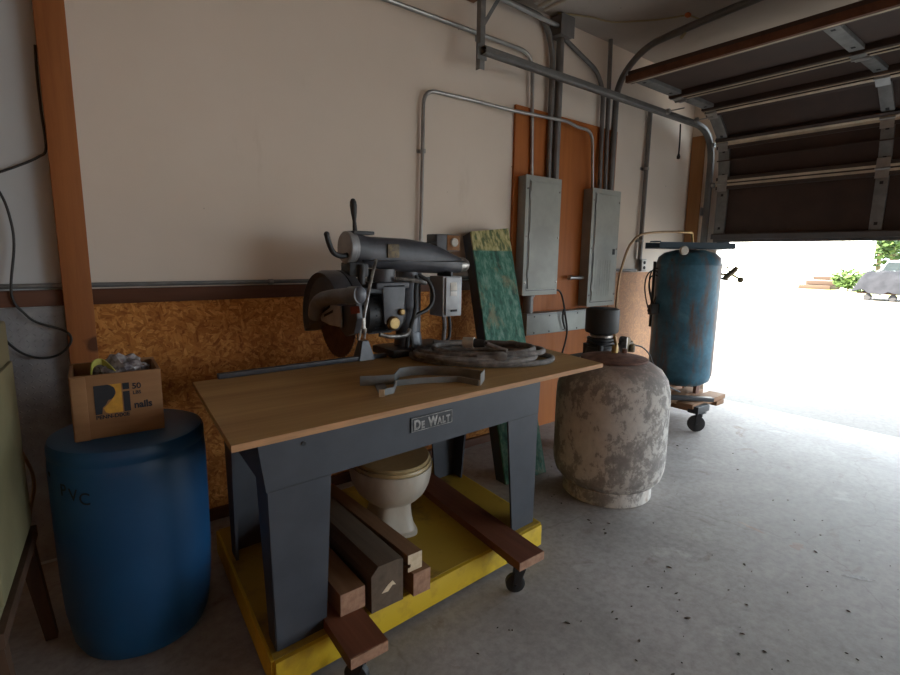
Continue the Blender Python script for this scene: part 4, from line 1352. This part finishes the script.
MB().prism([(HX-.8, ya-.4, 6.201), (HX+3, ya-.4, 6.201), (HX+1.2, ya-.4, 7.6)], (0, yc-ya+.8, 0)).build('roof', 'asphalt_shingle', hs)
stp = thing('porch_steps', 'low weathered wooden steps against the white house', 'steps', (HX-1, yb+1, 0))
for k in range(3):
    MB().box(HX-1.9+k*.6, HX-.35, fy(838, HX-1), fy(806+k*3, HX-1), .02+k*.22, .22+k*.22, .02).build('step', 'step', stp)


def leaves(mb, c, R, n, s, rn):
    for k in range(n):
        v = Vector((rn.gauss(0, 1), rn.gauss(0, 1), rn.gauss(0, 1))).normalized()
        p = c+Vector((v.x*R[0], v.y*R[1], v.z*R[2]))*rn.uniform(.55, 1.0)
        n_ = Vector((rn.gauss(0, 1), rn.gauss(0, 1), rn.gauss(0, 1))).normalized()
        u, w = ortho(n_)
        q = s*rn.uniform(.6, 1.3)
        mb.poly([p+u*q, p+w*q*.6, p-u*q, p-w*q*.6])


def plant(name, label, cat, c, R, h, n, s, seed, group=None, trunk=True):
    rn = random.Random(seed)
    r = thing(name, label, cat, c, group)
    mb = MB()
    for k in range(7):
        a = k*.9
        leaves(mb, Vector(c)+Vector((math.cos(a)*R[0]*.45, math.sin(a)*R[1]*.45, h+rn.uniform(-.4, .5)*R[2])), [x*.62 for x in R], n//7, s, rn)
    mb.build('foliage', 'leaf', r, ang=180)
    if trunk:
        MB().tube([Vector(c), Vector(c)+Vector((.05, .1, h*.5)), Vector(c)+Vector((-.1, .05, h))], (R[0]*.07, R[0]*.03), 8, 3).build('trunk', 'bark', r)


g1 = at(893, 288, 2, 0)
plant('leafy_tree', 'tall green tree beyond the white car at far right', 'tree', (58, fy(893, 58), 0), (5, 6, 5.5), 6, 2600, .38, 1)
plant('leafy_tree', 'round green tree hard against the end of the white house', 'tree', (46, fy(879, 46), 0), (2.6, 1.6, 3.2), 3.4, 1500, .22, 2)
plant('shrub', 'green shrub at the foot of the house porch right of the steps', 'shrub', (HX-2.2, fy(851, HX-2.2), 0), (.5, .75, .7), .6, 700, .1, 3, None, True)
plant('shrub', 'small yellow green shrub between the porch corner and the tarp', 'shrub', (HX-1.4, fy(866, HX-1.4), 0), (.3, .35, .45), .55, 500, .1, 4, None, True)

cx_ = 36.5
yr, yl = fy(915, cx_), fy(872, cx_)
cr_ = thing('parked_car', 'white car parked far off behind the grey tarp', 'car', (cx_, (yr+yl)/2, 0))
L = yl-yr
prof = [(0, .35), (0, .8), (.15*L, .95), (.3*L, 1.5), (.65*L, 1.55), (.8*L, 1.0), (L, .85), (L, .35)]
MB().prism([(cx_, yr+a, z) for a, z in prof], (1.7, 0, 0), .05).build('body', 'car', cr_)
for a in (.2*L, .8*L):
    MB().cyl((cx_-.02, yr+a, .33), (cx_+.2, yr+a, .33), .32, n=20).build('wheel', 'black', cr_)
MB().prism([(cx_-.004, yr+a, z) for a, z in ((.2*L, .98), (.32*L, 1.42), (.63*L, 1.46), (.75*L, 1.0))], (.003, 0, 0)).build('window', 'glass_dark', cr_)

tx = 25.5
yl, yr = at(858, 285, 0, tx).y, at(925, 285, 0, tx).y
ta = thing('covered_trailer', 'low trailer load under a crumpled grey tarp at the far right of the driveway', 'trailer', (tx, (yl+yr)/2, 0))
mb = MB()
n1, n2 = 30, 10
grid = []
for i in range(n1+1):
    row = []
    for j in range(n2+1):
        s_ = i/n1
        t_ = j/n2
        yy = yl+(yr-yl)*s_
        prof_h = .95*min(1, (s_/.12)**.6 if s_ < .12 else 1)
        xx = tx-.9+1.9*t_
        h_ = .28+(prof_h)*math.sin(PI*min(max(t_, .0), 1))**.4*.85
        p = Vector((xx, yy, h_))
        p += Vector((.1*mn.noise(p*1.7), .0, .16*mn.noise(p*2.1)+.08*mn.noise(p*5.1)))
        row.append(mb.bm.verts.new(p))
    grid.append(row)
for i in range(n1):
    for j in range(n2):
        mb.bm.faces.new((grid[i][j], grid[i+1][j], grid[i+1][j+1], grid[i][j+1]))
mb.build('tarp', 'tarp', ta, ang=60)
MB().box(tx-.7, tx+.9, yr, yl-.15, .24, .30).build('bed', 'darkwood', ta)
for k in range(4):
    MB().cyl((tx-.72, yl-.5-k*.75, .125), (tx-.55, yl-.5-k*.75, .125), .12, n=16).build('wheel', 'ink', ta)


# ================================================================== LIGHT
w = bpy.data.worlds.new('sky')
SC.world = w
w.use_nodes = True
bg = w.node_tree.nodes['Background']
bg.inputs['Color'].default_value = (.80, .91, 1.0, 1)
bg.inputs['Strength'].default_value = .85
sd = bpy.data.lights.new('sun', 'SUN')
sd.energy = 6.5
sd.angle = .009
sd.color = (1, .90, .76)
so = bpy.data.objects.new('sun', sd)
COL.objects.link(so)
so.rotation_euler = Vector((.65, -.35, -.68)).to_track_quat('-Z', 'Y').to_euler()
pd = bpy.data.lights.new('doorway_portal', 'AREA')
pd.shape = 'RECTANGLE'
pd.size = 5.0
pd.size_y = 1.7
pd.cycles.is_portal = True
po = bpy.data.objects.new('doorway_portal', pd)
COL.objects.link(po)
p2 = pd.copy()
p2.size, p2.size_y = 5.7, 2.95
po2 = bpy.data.objects.new('bay_portal', p2)
COL.objects.link(po2)
po2.matrix_world = Matrix.Translation((5.62, -8.6, 1.45)) @ Matrix(((0, 0, 1), (1, 0, 0), (0, 1, 0))).to_4x4()
po.matrix_world = Matrix.Translation((5.62, -2.8, .83)) @ Matrix(((0, 0, 1), (1, 0, 0), (0, 1, 0))).to_4x4()

SC.view_settings.view_transform = 'Standard'
SC.view_settings.look = 'None'
SC.view_settings.gamma = 1
SC.view_settings.use_curve_mapping = False
SC.view_settings.exposure = 3.22
SC.cycles.use_denoising = True
SC.cycles.max_bounces = 14
SC.cycles.diffuse_bounces = 9
SC.cycles.glossy_bounces = 4
SC.cycles.sample_clamp_indirect = 8
